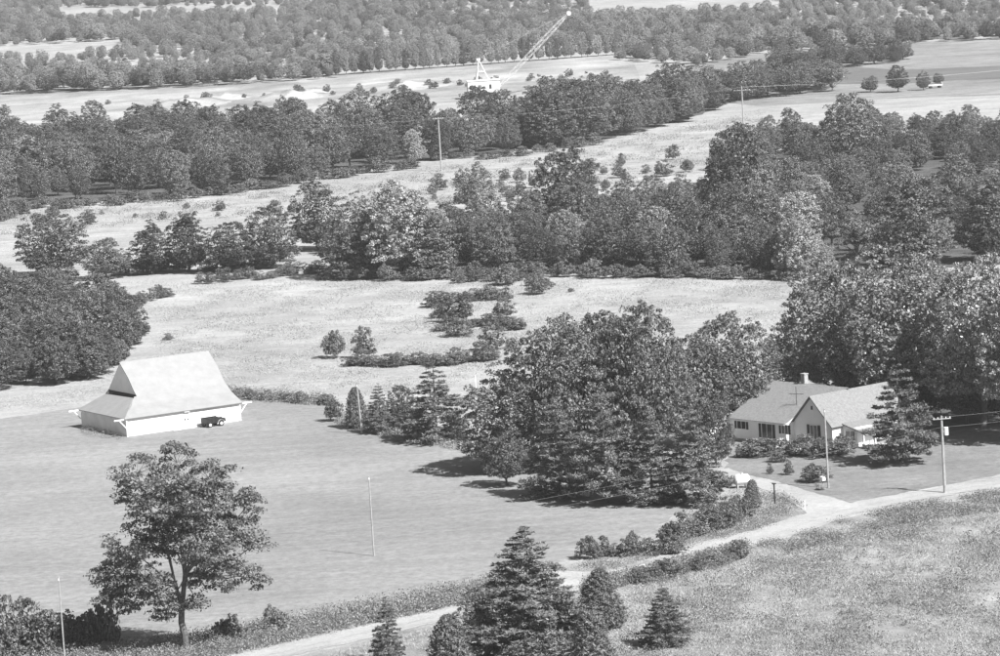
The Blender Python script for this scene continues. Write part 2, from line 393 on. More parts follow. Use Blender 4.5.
def gpoly(pts): return [(G(x, y).x, G(x, y).y) for x, y in pts]
def scatter(pts, spacing, holes=(), tries=40000, limit=9999):
    poly = gpoly(pts); hs = [gpoly(h) for h in holes]
    xs = [p[0] for p in poly]; ys = [p[1] for p in poly]; out = []; cell = {}
    for _ in range(tries):
        p = (random.uniform(min(xs), max(xs)), random.uniform(min(ys), max(ys)))
        if not inpoly(p, poly) or any(inpoly(p, h) for h in hs): continue
        c = (int(p[0] // spacing), int(p[1] // spacing)); ok = True
        for i in (-1, 0, 1):
            for j in (-1, 0, 1):
                for q in cell.get((c[0] + i, c[1] + j), ()):
                    if (q[0] - p[0]) ** 2 + (q[1] - p[1]) ** 2 < spacing ** 2: ok = False
        if ok:
            cell.setdefault(c, []).append(p); out.append(p)
            if len(out) >= limit: break
    return out

# ------------------------------------------------------------------ the land
def sheet(name, pts, mat, z, world=False, jag=0.0):
    pl = pts if world else gpoly(pts)
    if jag:
        q = []
        for i in range(len(pl)):
            a = np.array(pl[i]); b = np.array(pl[(i + 1) % len(pl)]); L = np.linalg.norm(b - a); k = max(1, min(60, int(L / (jag * 4))))
            nrm = np.array([-(b - a)[1], (b - a)[0]]) / max(L, 1e-6)
            for t in range(k): q.append(tuple(a + (b - a) * t / k + nrm * (random.uniform(-jag, jag) if t else 0)))
        pl = q
    me = bpy.data.meshes.new(name); me.from_pydata([(x, y, z) for x, y in pl], [], [tuple(range(len(pl)))])
    me.update()
    if me.polygons[0].normal.z < 0: me.flip_normals()
    me.materials.append(MT[mat]); o = link(name, me); o['kind'] = 'structure'
    return o
def ribbon(name, cl, mat, z, jag=0.0):
    """strip along a centre line of (x, y, half width in metres), smoothed."""
    P = [np.array([*G(x, y).xy]) for x, y, _ in cl]; W = [c[2] for c in cl]; pts = []
    for i in range(len(P) - 1):
        p0 = P[max(0, i - 1)]; p1 = P[i]; p2 = P[i + 1]; p3 = P[min(len(P) - 1, i + 2)]
        for t in np.linspace(0, 1, 9)[:-1]:
            q = 0.5 * (2 * p1 + (p2 - p0) * t + (2 * p0 - 5 * p1 + 4 * p2 - p3) * t * t + (3 * p1 - p0 - 3 * p2 + p3) * t ** 3)
            pts.append((q, W[i] + (W[i + 1] - W[i]) * t))
    pts.append((P[-1], W[-1])); vs = []; fs = []
    for i, (q, h) in enumerate(pts):
        d = pts[min(i + 1, len(pts) - 1)][0] - pts[max(i - 1, 0)][0]; d = d / np.linalg.norm(d); n = np.array([-d[1], d[0]])
        a = q + n * (h + random.uniform(-jag, jag)); b = q - n * (h + random.uniform(-jag, jag))
        vs += [(a[0], a[1], z), (b[0], b[1], z)]
        if i: fs.append((2 * i - 2, 2 * i - 1, 2 * i + 1, 2 * i))
    me = bpy.data.meshes.new(name); me.from_pydata(vs, [], fs); me.update()
    if me.polygons[0].normal.z < 0: me.flip_normals()
    me.materials.append(MT[mat]); o = link(name, me); o['kind'] = 'structure'
    return o, [p[0] for p in pts]
sheet('ground', [(-9000, -1500), (9000, -1500), (9000, 16000), (-9000, 16000)], 'meadow', 0.0, True)
LAWN = [(-60, 424), (0, 419), (75, 408), (150, 398), (238, 391), (330, 402), (350, 425), (420, 442), (480, 452), (560, 470), (640, 470), (720, 470), (732, 484), (700, 506),
        (650, 535), (600, 552), (520, 572), (450, 590), (380, 603), (290, 622), (200, 640), (120, 655), (60, 668), (-60, 700)]
sheet('mown_lawn', LAWN, 'lawn', 0.015, jag=0.5)
sheet('rough_meadow', [(1100, 478), (1000, 497), (900, 508), (830, 522), (760, 545), (700, 560), (560, 594), (440, 622), (300, 656), (150, 690), (300, 800), (1200, 800)], 'rough', 0.012, jag=0.5)
sheet('house_lawn', [(725, 420), (800, 405), (900, 400), (1060, 400), (1060, 470), (1000, 474), (900, 494), (850, 503), (800, 488), (757, 477), (728, 472)], 'hlawn', 0.02, jag=0.4)
sheet('road_verge', [(690, 508), (730, 486), (770, 488), (812, 508), (815, 516), (780, 527), (720, 545), (640, 565), (600, 572), (560, 570), (620, 548)], 'rough', 0.018, jag=0.4)
ROADC = [(1120, 462, 2.1), (1010, 482, 2.1), (960, 489, 2.1), (900, 499, 2.2), (850, 509, 2.5), (820, 517, 2.4), (785, 531, 2.2), (740, 544, 2.1), (700, 555, 2.1), (640, 571, 2.1),
         (560, 589, 2.1), (480, 607, 2.1), (430, 618, 2.1), (370, 632, 2.1), (300, 648, 2.1), (240, 662, 2.1), (150, 684, 2.1)]
ribbon('road_shoulder', [(x, y, h + .2) for x, y, h in ROADC], 'lane', 0.032, jag=0.3)
ribbon('gravel_road', [(x, y, h * (.88 if x > 780 else .72)) for x, y, h in ROADC], 'gravel', 0.045, jag=0.3)
ribbon('road_crown', [(x, y, .28) for x, y, h in ROADC], 'lane', 0.056, jag=0.2)
ribbon('gravel_driveway', [(838, 511, 3.4), (820, 504, 2.6), (800, 496, 2.0), (780, 489, 1.7), (760, 482.5, 1.6), (735, 477, 1.6), (715, 470, 1.6)], 'gravel', 0.05, jag=0.12)
ribbon('grass_track', [(812, 517, 1.2), (790, 523, 1.4), (750, 534, 1.4), (700, 546, 1.4), (640, 560, 1.2)], 'lane', 0.03, jag=0.2)
# fields beyond
sheet('hay_field', [(-80, 255), (60, 236), (200, 226), (300, 218), (300, 186), (180, 199), (60, 207), (-80, 214)], 'hay', 0.02)
sheet('hay_field', [(420, 212), (560, 203), (700, 172), (770, 140), (1100, 108), (1100, 92), (760, 108), (640, 132), (500, 156), (420, 168)], 'hay', 0.02)
sheet('spoil_ground', [(-80, 132), (100, 122), (300, 112), (480, 100), (640, 78), (630, 52), (480, 60), (310, 74), (220, 84), (120, 84), (-80, 100)], 'spoil', 0.03)
sheet('far_field', [(690, 62), (760, 52), (900, 43), (1100, 32), (1100, 92), (900, 98), (760, 106), (700, 100)], 'farfield', 0.025)
sheet('crop_field', [(795, 80), (820, 65), (900, 70), (1100, 62), (1100, 76), (960, 80), (900, 84), (830, 84)], 'plough', 0.04)
ribbon('pale_track', [(690, 63, 3), (760, 53, 3), (830, 47, 3), (900, 43, 3)], 'gravel', 0.06)
sheet('far_clearing', [(-40, 58), (60, 50), (120, 44), (122, 36), (40, 40), (-40, 46)], 'hay', 0.05)
sheet('far_clearing', [(70, 15), (145, 8), (270, 14), (280, 2), (200, -2), (70, 4)], 'hay', 0.05)
sheet('bare_patch', [(660, 318), (720, 310), (745, 303), (700, 304), (660, 309)], 'gravel', 0.02, jag=0.8)

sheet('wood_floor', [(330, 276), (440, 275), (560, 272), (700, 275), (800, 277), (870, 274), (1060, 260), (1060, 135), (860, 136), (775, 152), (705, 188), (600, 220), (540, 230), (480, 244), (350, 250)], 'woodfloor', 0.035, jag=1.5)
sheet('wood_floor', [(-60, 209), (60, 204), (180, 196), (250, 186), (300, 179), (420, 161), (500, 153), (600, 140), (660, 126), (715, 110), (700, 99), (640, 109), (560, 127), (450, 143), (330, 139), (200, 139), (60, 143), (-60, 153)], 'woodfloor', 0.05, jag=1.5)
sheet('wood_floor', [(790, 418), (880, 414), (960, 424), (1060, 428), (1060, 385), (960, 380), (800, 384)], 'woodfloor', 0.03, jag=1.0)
# ------------------------------------------------------------------ barn
B0 = G(60 + 345 / 5.263, 340 + 408 / 5.263, 2.5)
ba = math.atan2(0.515, 0.857)
barn = thing('barn', 'big white barn with steep pale roof and low shed skirt on the mown lawn', 'barn', (B0.x, B0.y, 0), ba)
# local: x along the side wall (a), y to the back (b), z up
LN, WD, EV = 16.4, 13.3, 2.5
AF = 3.75; RB = 8.5
def prof(b):                    # long roof profile above the eave
    pts = [(-0.35, -0.15), (0, 0), (2.6, 1.02), (4.1, 1.9), (5.0, 2.75), (6.2, 4.1), (RB, 5.95), (12.4, 2.15), (WD + 0.3, 1.4)]
    for (x0, y0), (x1, y1) in zip(pts, pts[1:]):
        if x0 <= b <= x1: return y0 + (y1 - y0) * (b - x0) / (x1 - x0)
    return pts[-1][1]
m = MB()
m.box(0, LN, 0, WD, -0.2, EV - 0.08); m.build('wall', 'barn_wall', barn)
m = MB()   # upper gable body
gp = [(4.0, EV - 0.1), (4.0, EV + 1.70)] + [(b, EV + prof(b) - 0.12) for b in (4.15, 5.0, 6.2, RB, 12.4)] + [(WD - 0.05, EV + 1.35), (WD - 0.05, EV - 0.1)]
m.prism(gp, 'x', AF + 0.07, LN - 0.02); m.build('gable_wall', 'barn_wall', barn)
m = MB()   # main roof sheets, near slope in three facets and back slope
bs = [-0.35, 2.6, 4.1, 5.0, 6.2, RB]
for b0, b1 in zip(bs, bs[1:]):
    a0 = 0.0 if b1 <= 4.1 else AF
    zz = [EV + prof(b0), EV + prof(b1)]
    if b1 <= 4.1:   # hipped skirt: meets the front skirt along a slanting line
        m.slab([(-0.3 + (AF - .05) * (b0 + .35) / 4.45, b0, zz[0]), (LN + 0.3, b0, zz[0]), (LN + 0.3, b1, zz[1]), (-0.3 + (AF - .05) * (b1 + .35) / 4.45, b1, zz[1])], 0.1)
    else: m.slab([(a0, b0, zz[0]), (LN + 0.3, b0, zz[0]), (LN + 0.3, b1, zz[1]), (a0, b1, zz[1])], 0.1)
for b0, b1 in ((RB, 12.4), (12.4, WD + 0.3)):
    m.slab([(AF + .1, b0, EV + prof(b0)), (LN + 0.3, b0, EV + prof(b0)), (LN + 0.3, b1, EV + prof(b1)), (AF + .1, b1, EV + prof(b1))], 0.1)
m.build('roof', 'barn_roof', barn)
m = MB()   # front skirt roof, hipped at both ends
m.slab([(-0.32, WD + 0.3, EV - 0.15), (-0.32, -0.33, EV - 0.15), (AF - 0.6, 3.9, EV + 1.78), (AF - 1.0, WD - 2.0, EV + 1.72)], 0.1)
m.build('skirt_roof', 'barn_roof', barn)
m = MB(); m.slab([(-0.3, WD + 0.31, EV - 0.16), (AF - 1.02, WD - 2.02, EV + 1.70), (AF + 0.3, WD - 2.0, EV + 1.70), (AF + .3, WD + 0.31, EV - 0.16)], 0.1); m.build('skirt_roof', 'barn_roof', barn)
m = MB(); m.box(AF + 0.03, AF + 0.065, 4.2, 12.4, EV + 1.5, EV + 2.05); tag(m.build('painted_shadow_strip', 'dark', barn), 'painted dark shadow strip under the gable')  # dark board painting in the shadow at the top of the skirt roof
for (x, y) in ((0.0, -0.12), (0.0, WD + 0.02), (LN, -0.12)):          # eave beams with braces at the corners
    m = MB(); s = -1 if x == 0 else 1
    m.box(min(x, x + s * 1.7), max(x, x + s * 1.7), y - .07, y + .07, EV - .32, EV - .16)
    m.tube((x + s * 1.0, y, EV - .3), (x + s * 0.05, y, EV - 1.4), .07, n=6); m.build('eave_beam', 'white', barn)
m = MB(); m.box(-.03, .12, -.14, -.003, -0.1, EV - 0.2); m.build('corner_board', 'white', barn)
m = MB(); m.box(LN - .15, LN + .02, -.14, -.003, -0.1, EV - .2); m.build('corner_board', 'white', barn)
d = MB(); d.box(8.1, 9.1, -.05, -.003, 0.05, 2.05); dr = d.build('door', 'white', barn)
for x in (8.28, 8.72):
    g = MB(); g.box(x, x + .2, -.07, -.051, 1.05, 1.27); g.build('pane', 'glass', dr)
g = MB(); g.box(8.2, 9.0, -.3, -.003, 2.1, 2.24); g.build('lamp_hood', 'metal', barn)
g = MB(); g.box(4.4, 4.55, -.05, -.003, 1.1, 1.25); g.build('latch', 'metal', barn)
pk = thing('plank', 'weathered plank lying in the grass along the barn side wall', 'plank', barn.matrix_world @ Vector((0, 0, 0)), ba)
pk.location = Vector((B0.x, B0.y, 0)) + Matrix.Rotation(ba, 3, 'Z') @ Vector((6.2, -0.75, 0.03))
m = MB(); m.box(0, 3.2, -.14, .14, 0, .09); m.box(0.1, 3.0, .16, .28, 0, .06); m.build('board', 'plank', pk)
# farm wagon parked by the barn
wl = Vector((B0.x, B0.y, 0)) + Matrix.Rotation(ba, 3, 'Z') @ Vector((11.8, -1.4, 0))
wg = thing('farm_wagon', 'small black open farm wagon with pale wheel hub parked against the barn', 'wagon', wl, ba + 0.06)
m = MB(); m.box(-1.5, 0.9, -.7, .7, .48, .58); m.build('chassis', 'black_paint', wg)
for yy in (-.72, .66):
    m = MB(); m.box(-1.5, .75, yy, yy + .06, .585, 1.12); m.box(-1.55, .8, yy - .03, yy + .09, 1.125, 1.19)
    for k in range(4): m.box(-1.4 + k * .68, -1.33 + k * .68, yy - .035, yy - .002, .6, 1.12)
    m.build('side_panel', 'black_paint', wg)
for xx in (-1.5, .69):
    m = MB(); m.box(xx, xx + .06, -.655, .655, .59, 1.1); m.build('end_panel', 'black_paint', wg)
m = MB(); m.add([(.92, -.5, .5), (1.55, -.42, .5), (1.55, .42, .5), (.92, .5, .5), (.92, -.5, 1.0), (1.5, -.4, .92), (1.5, .4, .92), (.92, .5, 1.0)],
                [(0, 3, 2, 1), (4, 5, 6, 7), (0, 1, 5, 4), (1, 2, 6, 5), (2, 3, 7, 6), (3, 0, 4, 7)]); m.build('front_box', 'black_paint', wg)
for xx, r in ((-1.05, .34), (.62, .38)):
    for yy in (-.86, .70):
        m = MB(); m.tube((xx, yy, r), (xx, yy + .16, r), r, n=18); wh = m.build('wheel', 'tyre', wg)
        m = MB(); m.tube((xx, yy - .02, r), (xx, yy + .18, r), r * .52, n=14); m.build('hub', 'white', wh)
m = MB()
for k in range(7):
    t0 = math.radians(20 + k * 20); t1 = math.radians(40 + k * 20)
    m.slab([(.62 + .5 * math.cos(t0), -.9, .38 + .5 * math.sin(t0)), (.62 + .5 * math.cos(t0), -.7, .38 + .5 * math.sin(t0)), (.62 + .5 * math.cos(t1), -.7, .38 + .5 * math.sin(t1)), (.62 + .5 * math.cos(t1), -.9, .38 + .5 * math.sin(t1))], .03)
tag(m.build('fender', 'metal', wg), 'pale curved fender')
m = MB(); m.tube((-1.5, 0, .5), (-2.3, 0, .2), .05); m.build('drawbar', 'black_paint', wg)

# ------------------------------------------------------------------ house
HE = 2.9
P0 = G(731, 416.3, HE); P1 = G(785.5, 422, HE)
ha = math.atan2(P1.y - P0.y, P1.x - P0.x); MW = (P1 - P0).length
house = thing('farmhouse', 'white single storey house with grey gable roofs, shutters and chimney', 'house', (P0.x, P0.y, 0), ha)
MD = 14.4; MR = 3.35            # main block depth and roof rise
WX0, WX1, WY0, WY1, WR = MW, MW + 6.4, 1.3, 13.6, 3.15
def gable_block(x0, x1, y0, y1, ridge, rise, over=0.35):
    w_ = MB()
    if ridge == 'x':
        ym = (y0 + y1) / 2
        w_.prism([(y0, 0), (y0, HE - .1), (ym, HE + rise - .14), (y1, HE - .1), (y1, 0)], 'x', x0, x1)
    else:
        xm = (x0 + x1) / 2
        w_.prism([(x0, 0), (x0, HE - .1), (xm, HE + rise - .14), (x1, HE - .1), (x1, 0)], 'y', y0, y1)
    w_.build('wall', 'siding', house)
    r = MB(); k = over * rise / ((y1 - y0) / 2 if ridge == 'x' else (x1 - x0) / 2)
    if ridge == 'x':
        r.slab([(x0 - over, y0 - over, HE - k), (x1 + over * .4, y0 - over, HE - k), (x1 + over * .4, ym, HE + rise), (x0 - over, ym, HE + rise)], .12)
        r.slab([(x0 - over, ym, HE + rise - .003), (x1 + over * .4, ym, HE + rise - .003), (x1 + over * .4, y1 + over, HE - k), (x0 - over, y1 + over, HE - k)], .12)
    else:
        r.slab([(x0 - over, y0 - over, HE - k), (xm, y0 - over, HE + rise), (xm, y1 + over, HE + rise), (x0 - over, y1 + over, HE - k)], .12)
        r.slab([(xm, y0 - over, HE + rise - .003), (x1 + over, y0 - over, HE - k), (x1 + over, y1 + over, HE - k), (xm, y1 + over, HE + rise - .003)], .12)
    return r.build('roof', 'shingle', house)
roof_main = gable_block(0, MW, 0, MD, 'x', MR)
roof_wing = gable_block(WX0 + .004, WX1, WY0, WY1, 'y', WR)
# main ridge runs on into the wing roof
m = MB(); ym = MD / 2; xm = (WX0 + WX1) / 2
m.slab([(MW + .15, ym - 3.2, HE + MR - 1.5), (MW + .15, ym, HE + MR - .01), (xm + .3, ym, HE + MR - .01)], .1)
m.slab([(MW + .15, ym, HE + MR - .013), (MW + .15, ym + 3.2, HE + MR - 1.5), (xm + .3, ym, HE + MR - .013)], .1)
m.build('roof', 'shingle', house)
m = MB(); m.box(-.05, MW + .003, -.05, MD + .05, -.2, .35); m.box(WX0 + .01, WX1 + .05, WY0 - .05, WY1 + .05, -.2, .34); m.build('foundation', 'concrete', house)
# chimney on the ridge
m = MB(); m.box(4.9, 5.5, ym - .1, ym + .5, HE + MR - .9, HE + MR + 1.05); ch = m.build('chimney', 'brick', roof_main)
m = MB(); m.box(4.84, 5.56, ym - .16, ym + .56, HE + MR + 1.052, HE + MR + 1.17); m.build('chimney_cap', 'concrete', roof_main)
# vent stack on wing gable and antenna
m = MB(); xg = xm; m.box(xg - .13, xg + .13, WY0 - .04, WY0 - .003, HE + 1.5, HE + 1.95); m.build('gable_vent', 'dark', house)
m = MB(); ax, ay = MW - 1.3, 3.2; zb = HE + MR * ay / (MD / 2)
m.tube((ax, ay, zb - .05), (ax, ay, zb + 2.2), .035); m.tube((ax - .8, ay - .4, zb + 1.3), (ax + .8, ay + .4, zb + 1.3), .025)
for k in range(5):
    q = -.7 + k * .35; m.tube((ax + q - .25, ay + q * .5 + .5, zb + 1.31), (ax + q + .25, ay + q * .5 - .5, zb + 1.31), .015, n=5)
m.build('antenna', 'black_paint', house)
def window(xc, wdt, z0, z1, yface, shut=.36, panes=2, face='y', xface=0.0, shutters=True):
    """window in a wall facing -y (or +x) with frame, mullions, panes, sill and two shutters."""
    def bx(mb, a0, a1, d0, d1, z0_, z1_):
        if face == 'y': mb.box(a0, a1, yface - d1, yface - d0, z0_, z1_)
        else: mb.box(xface + d0, xface + d1, a0, a1, z0_, z1_)
    f = MB(); h = wdt / 2
    bx(f, xc - h - .07, xc + h + .07, .003, .06, z1, z1 + .09); bx(f, xc - h - .07, xc - h, .003, .06, z0, z1 - .002); bx(f, xc + h, xc + h + .07, .003, .06, z0, z1 - .002)
    for k in range(1, panes): q = xc - h + wdt * k / panes; bx(f, q - .035, q + .035, .003, .055, z0, z1 - .002)
    wn = f.build('window', 'white', house)
    for k in range(panes):
        g = MB(); bx(g, xc - h + wdt * k / panes + .036, xc - h + wdt * (k + 1) / panes - .036, .003, .02, z0 + .002, z1 - .003); g.build('pane', 'glass', wn)
    s = MB(); bx(s, xc - h - .12, xc + h + .12, .003, .11, z0 - .09, z0 - .002); s.build('sill', 'white', wn)
    if shutters:
        for sd in (-1, 1):
            g = MB(); e = xc + sd * (h + .08 + shut / 2); bx(g, e - shut / 2, e + shut / 2, .003, .05, z0 - .05, z1 + .06)
            for k in range(7): zz = z0 + (z1 - z0) * (k + .5) / 7; bx(g, e - shut * .38, e + shut * .38, .051, .065, zz - .05, zz + .03)
            g.build('shutter', 'shutter', house)
window(1.75, 1.45, 1.55, 2.55, 0)
window(6.1, 1.75, .75, 2.6, 0, shut=.42)
window(9.15, 1.05, 1.5, 2.5, 0)
window(WX0 + 3.35, 1.15, .65, 2.55, WY0, shut=.46)
m = MB()   # white fascia along rakes and eaves
m.box(-.3, MW + .1, -.36, -.30, HE - .40, HE - .22); m.build('fascia', 'white', house)
# enclosed side porch on the right
PX0, PX1, PY0, PY1, PE = WX1, WX1 + 3.3, WY0 + 1.7, WY0 + 7.2, 1.98
m = MB(); m.prism([(PX0 + .003, 0), (PX0 + .003, HE - .2), (PX1 - .9, 2.3), (PX1 - .9, 0)], 'y', PY0, PY0 + 2.6); m.build('porch_wall', 'siding', house)
m = MB(); m.slab([(PX0 + .02, PY0 - .25, HE - .06), (PX1 + .25, PY0 - .25, PE), (PX1 + .25, PY1 + .25, PE), (PX0 + .02, PY1 + .25, HE - .06)], .12); m.build('porch_roof', 'shingle', house)
m = MB(); m.box(PX0 + .01, PX1, PY0 + .003, PY1, 0, .22); m.build('porch_floor', 'concrete', house)
for yy in (PY0 + .1, PY0 + 2.0, PY0 + 3.8, PY1 - .2):
    m = MB(); m.box(PX1 - .18, PX1 - .03, yy, yy + .15, .222, PE - .12); m.build('porch_post', 'white', house)
window(PX0 + 1.25, 1.5, .95, 1.95, PY0, panes=2, shutters=False)
window(PY0 + 4.2, 1.2, .9, 2.0, 0, panes=2, face='x', xface=WX1, shutters=False)
m = MB(); m.box(WX1 + .003, WX1 + .06, PY0 + 5.0, PY0 + 5.9, .23, 2.2); m.build('door', 'white', house)
m = MB(); m.box(PX1 + .02, PX1 + 1.2, PY0 + 1.0, PY0 + 2.2, 0, .14); m.build('step', 'concrete', house)

# ------------------------------------------------------------------ small outbuildings
def shed(name, label, x, y, w_, d_, eave, rise, rz, wall='siding', roof='shingle', door=True):
    p = G(x, y); s = thing(name, label, 'shed', (p.x, p.y, 0), rz)
    m = MB(); m.prism([(-w_ / 2, 0), (-w_ / 2, eave - .06), (0, eave + rise - .1), (w_ / 2, eave - .06), (w_ / 2, 0)], 'y', 0, d_); m.build('wall', wall, s)
    for sd in (-1, 1):
        m = MB(); k = .2 * rise / (w_ / 2)
        m.slab([(0, -.2, eave + rise - .002 * (sd > 0)), (0, d_ + .2, eave + rise - .002 * (sd > 0)), (sd * (w_ / 2 + .2), d_ + .2, eave - k), (sd * (w_ / 2 + .2), -.2, eave - k)], .07); m.build('roof', roof, s)
    if door:
        m = MB(); m.box(-.42, .42, -.05, -.003, .05, min(1.9, eave)); m.build('door', 'white', s)
        m = MB(); m.box(.25, .33, -.09, -.051, .95, 1.05); m.build('handle', 'metal', s)
    return s
shed('garden_shed', 'small grey garden shed peeping out between the pines beside the house', 696, 441, 3.0, 4.0, 2.3, 1.35, ha + .1)
shed('outbuilding', 'low pale roofed outbuilding half hidden behind trees at the house corner', 722, 432, 4.5, 3.5, 2.2, .8, ha - 1.45, roof='metal')
shed('white_shed', 'small white shed glimpsed between dark pine trunks', 617, 466, 3.2, 3.5, 2.1, 1.0, -.5, wall='white', roof='barn_roof')
shed('woodland_cabin', 'pale roofed cabin showing in a gap of the right hand wood', 818, 150, 5.5, 6.0, 2.6, 1.6, .9, wall='siding', roof='barn_roof')

# propane tank by the drive
tp = G(742, 488); tk = thing('propane_tank', 'white horizontal propane tank with grey end beside the clipped bush', 'tank', (tp.x, tp.y, 0), .12)
m = MB()
rings = [(-.95, .05), (-.9, .3), (-.78, .5), (-.6, .6), (.6, .6), (.78, .5), (.9, .3), (.95, .05)]
for (xa, ra), (xb, rb) in zip(rings, rings[1:]): m.tube((xa, 0, .95), (xb, 0, .95), ra, rb, 18, cap=False)
m.build('tank_body', 'tank', tk, True)
m = MB()
for (xa, ra), (xb, rb) in zip(rings[:3], rings[1:4]): m.tube((xa - .012, 0, .95), (xb - .012, 0, .95), ra + .012, rb + .012, 18, cap=(xa == rings[0][0]))
tag(m.build('end_cap', 'tank_end', tk, True), 'grey rounded end')
for xx in (-.5, .45):
    m = MB(); m.box(xx - .08, xx + .08, -.4, .4, 0, .45); m.build('saddle', 'concrete', tk)
m = MB(); m.tube((.05, 0, 1.54), (.05, 0, 1.72), .16, n=12); m.build('valve_dome', 'tank_end', tk)

# mailbox, marker posts, stakes
mp_ = G(823, 486); mbx = thing('mailbox', 'white mailbox on a short post at the foot of the yard pole', 'mailbox', (mp_.x, mp_.y, 0), .4)
m = MB(); m.box(-.05, .05, -.05, .05, 0, .62); m.build('post', 'pole', mbx)
m = MB(); arc = [(-.2, .62), (.2, .62), (.2, .88)] + [(.2 * math.cos(t), .88 + .2 * math.sin(t)) for t in np.linspace(.2, 2.94, 8)] + [(-.2, .88)]
m.prism(arc, 'y', -.32, .32); m.build('box', 'white', mbx)
m = MB(); m.box(.203, .22, -.1, .05, .75, .95); m.build('flag', 'metal', mbx)
def post(name, label, x, yb, yt, mat, r=.06, cap=True):
    p = G(x, yb); h = (yb - yt) * depth(p) / FPX; o = thing(name, label, 'post', (p.x, p.y, 0), .3)
    m = MB(); m.tube((0, 0, -.2), (0, 0, h), r, r * .9, 8); m.build('shaft', mat, o)
    if cap: m = MB(); m.box(-r * 2, r * 2, -r * 2, r * 2, h + .002, h + .1); m.build('cap', mat, o)
    return o
post('marker_post', 'dark square capped post on the grass beside the gravel driveway', 775, 504, 484, 'black_paint', .09)
post('marker_post', 'thin white marker stake where the driveway meets the road', 805, 510, 500.5, 'white', .035, False)
post('meadow_stake', 'slim white stake standing in the meadow behind the dark yard pine', 476.5, 397, 375, 'white', .05, False)
post('iron_stake', 'short pale stump at the edge of the mown lawn by the pole', 340, 416, 408, 'pole', .05, False)

# ------------------------------------------------------------------ utility poles and wires
def pole(label, x, yb, yt, arm=0.0, armz=0.25, rz=0.0, r=.14, extra=None, group='utility poles', xt=None):
    p = G(x, yb); h = (yb - yt) * depth(p) / FPX
    o = thing('utility_pole', label, 'pole', (p.x, p.y, 0), rz, group)
    m = MB(); m.tube((0, 0, -.5), (0, 0, h * .5), r, r * .85, 10); m.tube((0, 0, h * .5), (0, 0, h), r * .85, r * .7, 10); m.build('shaft', 'pole', o)
    if arm:
        m = MB(); m.box(-arm, arm, -.22, -.13, h - armz - .1, h - armz); m.build('crossarm', 'pole', o)
        for q in (-arm * .9, -arm * .45, arm * .45, arm * .9):
            m = MB(); m.tube((q, -.17, h - armz + .001), (q, -.17, h - armz + .16), .05, .03, 8); m.build('insulator', 'white', o)
    else:
        m = MB(); m.tube((0, -.12, h - .35), (0, -.12, h - .15), .05, .035, 8); m.build('insulator', 'white', o)
    if extra == 'transformer':
        m = MB(); m.tube((.42, -.1, h - 2.1), (.42, -.1, h - 1.25), .24, .24, 14); m.build('transformer', 'white', o)
        m = MB(); m.box(.1, .3, -.14, -.06, h - 1.8, h - 1.6); m.build('bracket', 'metal', o)
    if extra == 'guard': 
        m = MB(); m.tube((0, 0, .05), (0, 0, 1.6), r * 1.35, r * 1.3, 10); m.build('base_sleeve', 'bark', o)
    o['h'] = h
    return o, Vector((p.x, p.y, h))
p_right, top_r = pole('weathered utility pole with crossarm and pale transformer beside the gravel road', 945, 493, 415, arm=1.0, rz=.15, r=.17, extra='transformer')
p_yard, top_y = pole('plain pole standing in the yard in front of the house', 828.5, 488, 408, r=.12)
p_lawn, top_l = pole('thin bare pole alone in the middle of the mown lawn', 374, 556, 475, r=.09)
p_barn, top_b = pole('leaning pale pole at the lawn edge beside the small pines', 362, 434, 383, r=.13)
p_barn.rotation_euler = (0, -0.04, 0)
p_low, top_w = pole('slim pole rising out of the weeds at the lower left', 66, 676, 575, r=.08)
p_f1, top_f1 = pole('far power line pole in front of the dark wood', 441.5, 171, 117, arm=1.2, rz=.1, r=.2)
p_f2, top_f2 = pole('far power line pole beside the bright hay field', 744, 132, 86, arm=2.0, armz=.9, rz=.1, r=.2)
def wire(label, a, b, sag, r=.008, n=26, mat='wire', group='overhead wires'):
    pts = []
    for i in range(n + 1):
        t = i / n; q = a.lerp(b, t); q.z -= sag * 4 * t * (1 - t); pts.append(tuple(q))
    m = MB(); m.path(pts, [r] * (n + 1), 5)
    o = m.build('wire', mat); tag(o, label, 'wire', group); return o
end_r = G(1110, 470) ; end_r.z = top_r.z
for i, dz in enumerate((-.1, -1.2)):
    nm = ('upper', 'lower')[i]
    wire('%s overhead wire crossing the road and foreground from the transformer pole' % nm, top_r + Vector((0, -.17, dz)), top_w + Vector((0, -.17, dz)), .9)
    wire('%s overhead wire leaving the transformer pole towards the right edge' % nm, top_r + Vector((0, -.17, dz)), end_r + Vector((0, 0, dz)), .25)
wire('service wire from the transformer pole to the yard pole', top_r + Vector((0, 0, -1.0)), top_y + Vector((0, 0, -.3)), .35)
wire('service wire from the yard pole to the house gable', top_y + Vector((0, 0, -.3)), house.matrix_world.to_translation() + Matrix.Rotation(ha, 3, 'Z') @ Vector((WX1, WY0, HE - .1)) if False else Vector((P0.x, P0.y, 0)) + Matrix.Rotation(ha, 3, 'Z') @ Vector((WX1 + .02, WY0 + .1, HE + .3)), .2)
farL = G(-160, 205); farL.z = top_f1.z; farR = G(1140, 98); farR.z = top_f2.z
for q in (-1.0, 0, 1.0):
    nm = {-1.0: 'left', 0: 'middle', 1.0: 'right'}[q]
    for a, b, t in ((farL, top_f1, 'west of the far pole across the wood'), (top_f1, top_f2, 'between the two far poles'), (top_f2, farR, 'right of the far field pole')):
        wire('%s power wire running %s' % (nm, t), a + Vector((q, 0, -.2)), b + Vector((q, 0, -.2)), 1.2, r=.009)

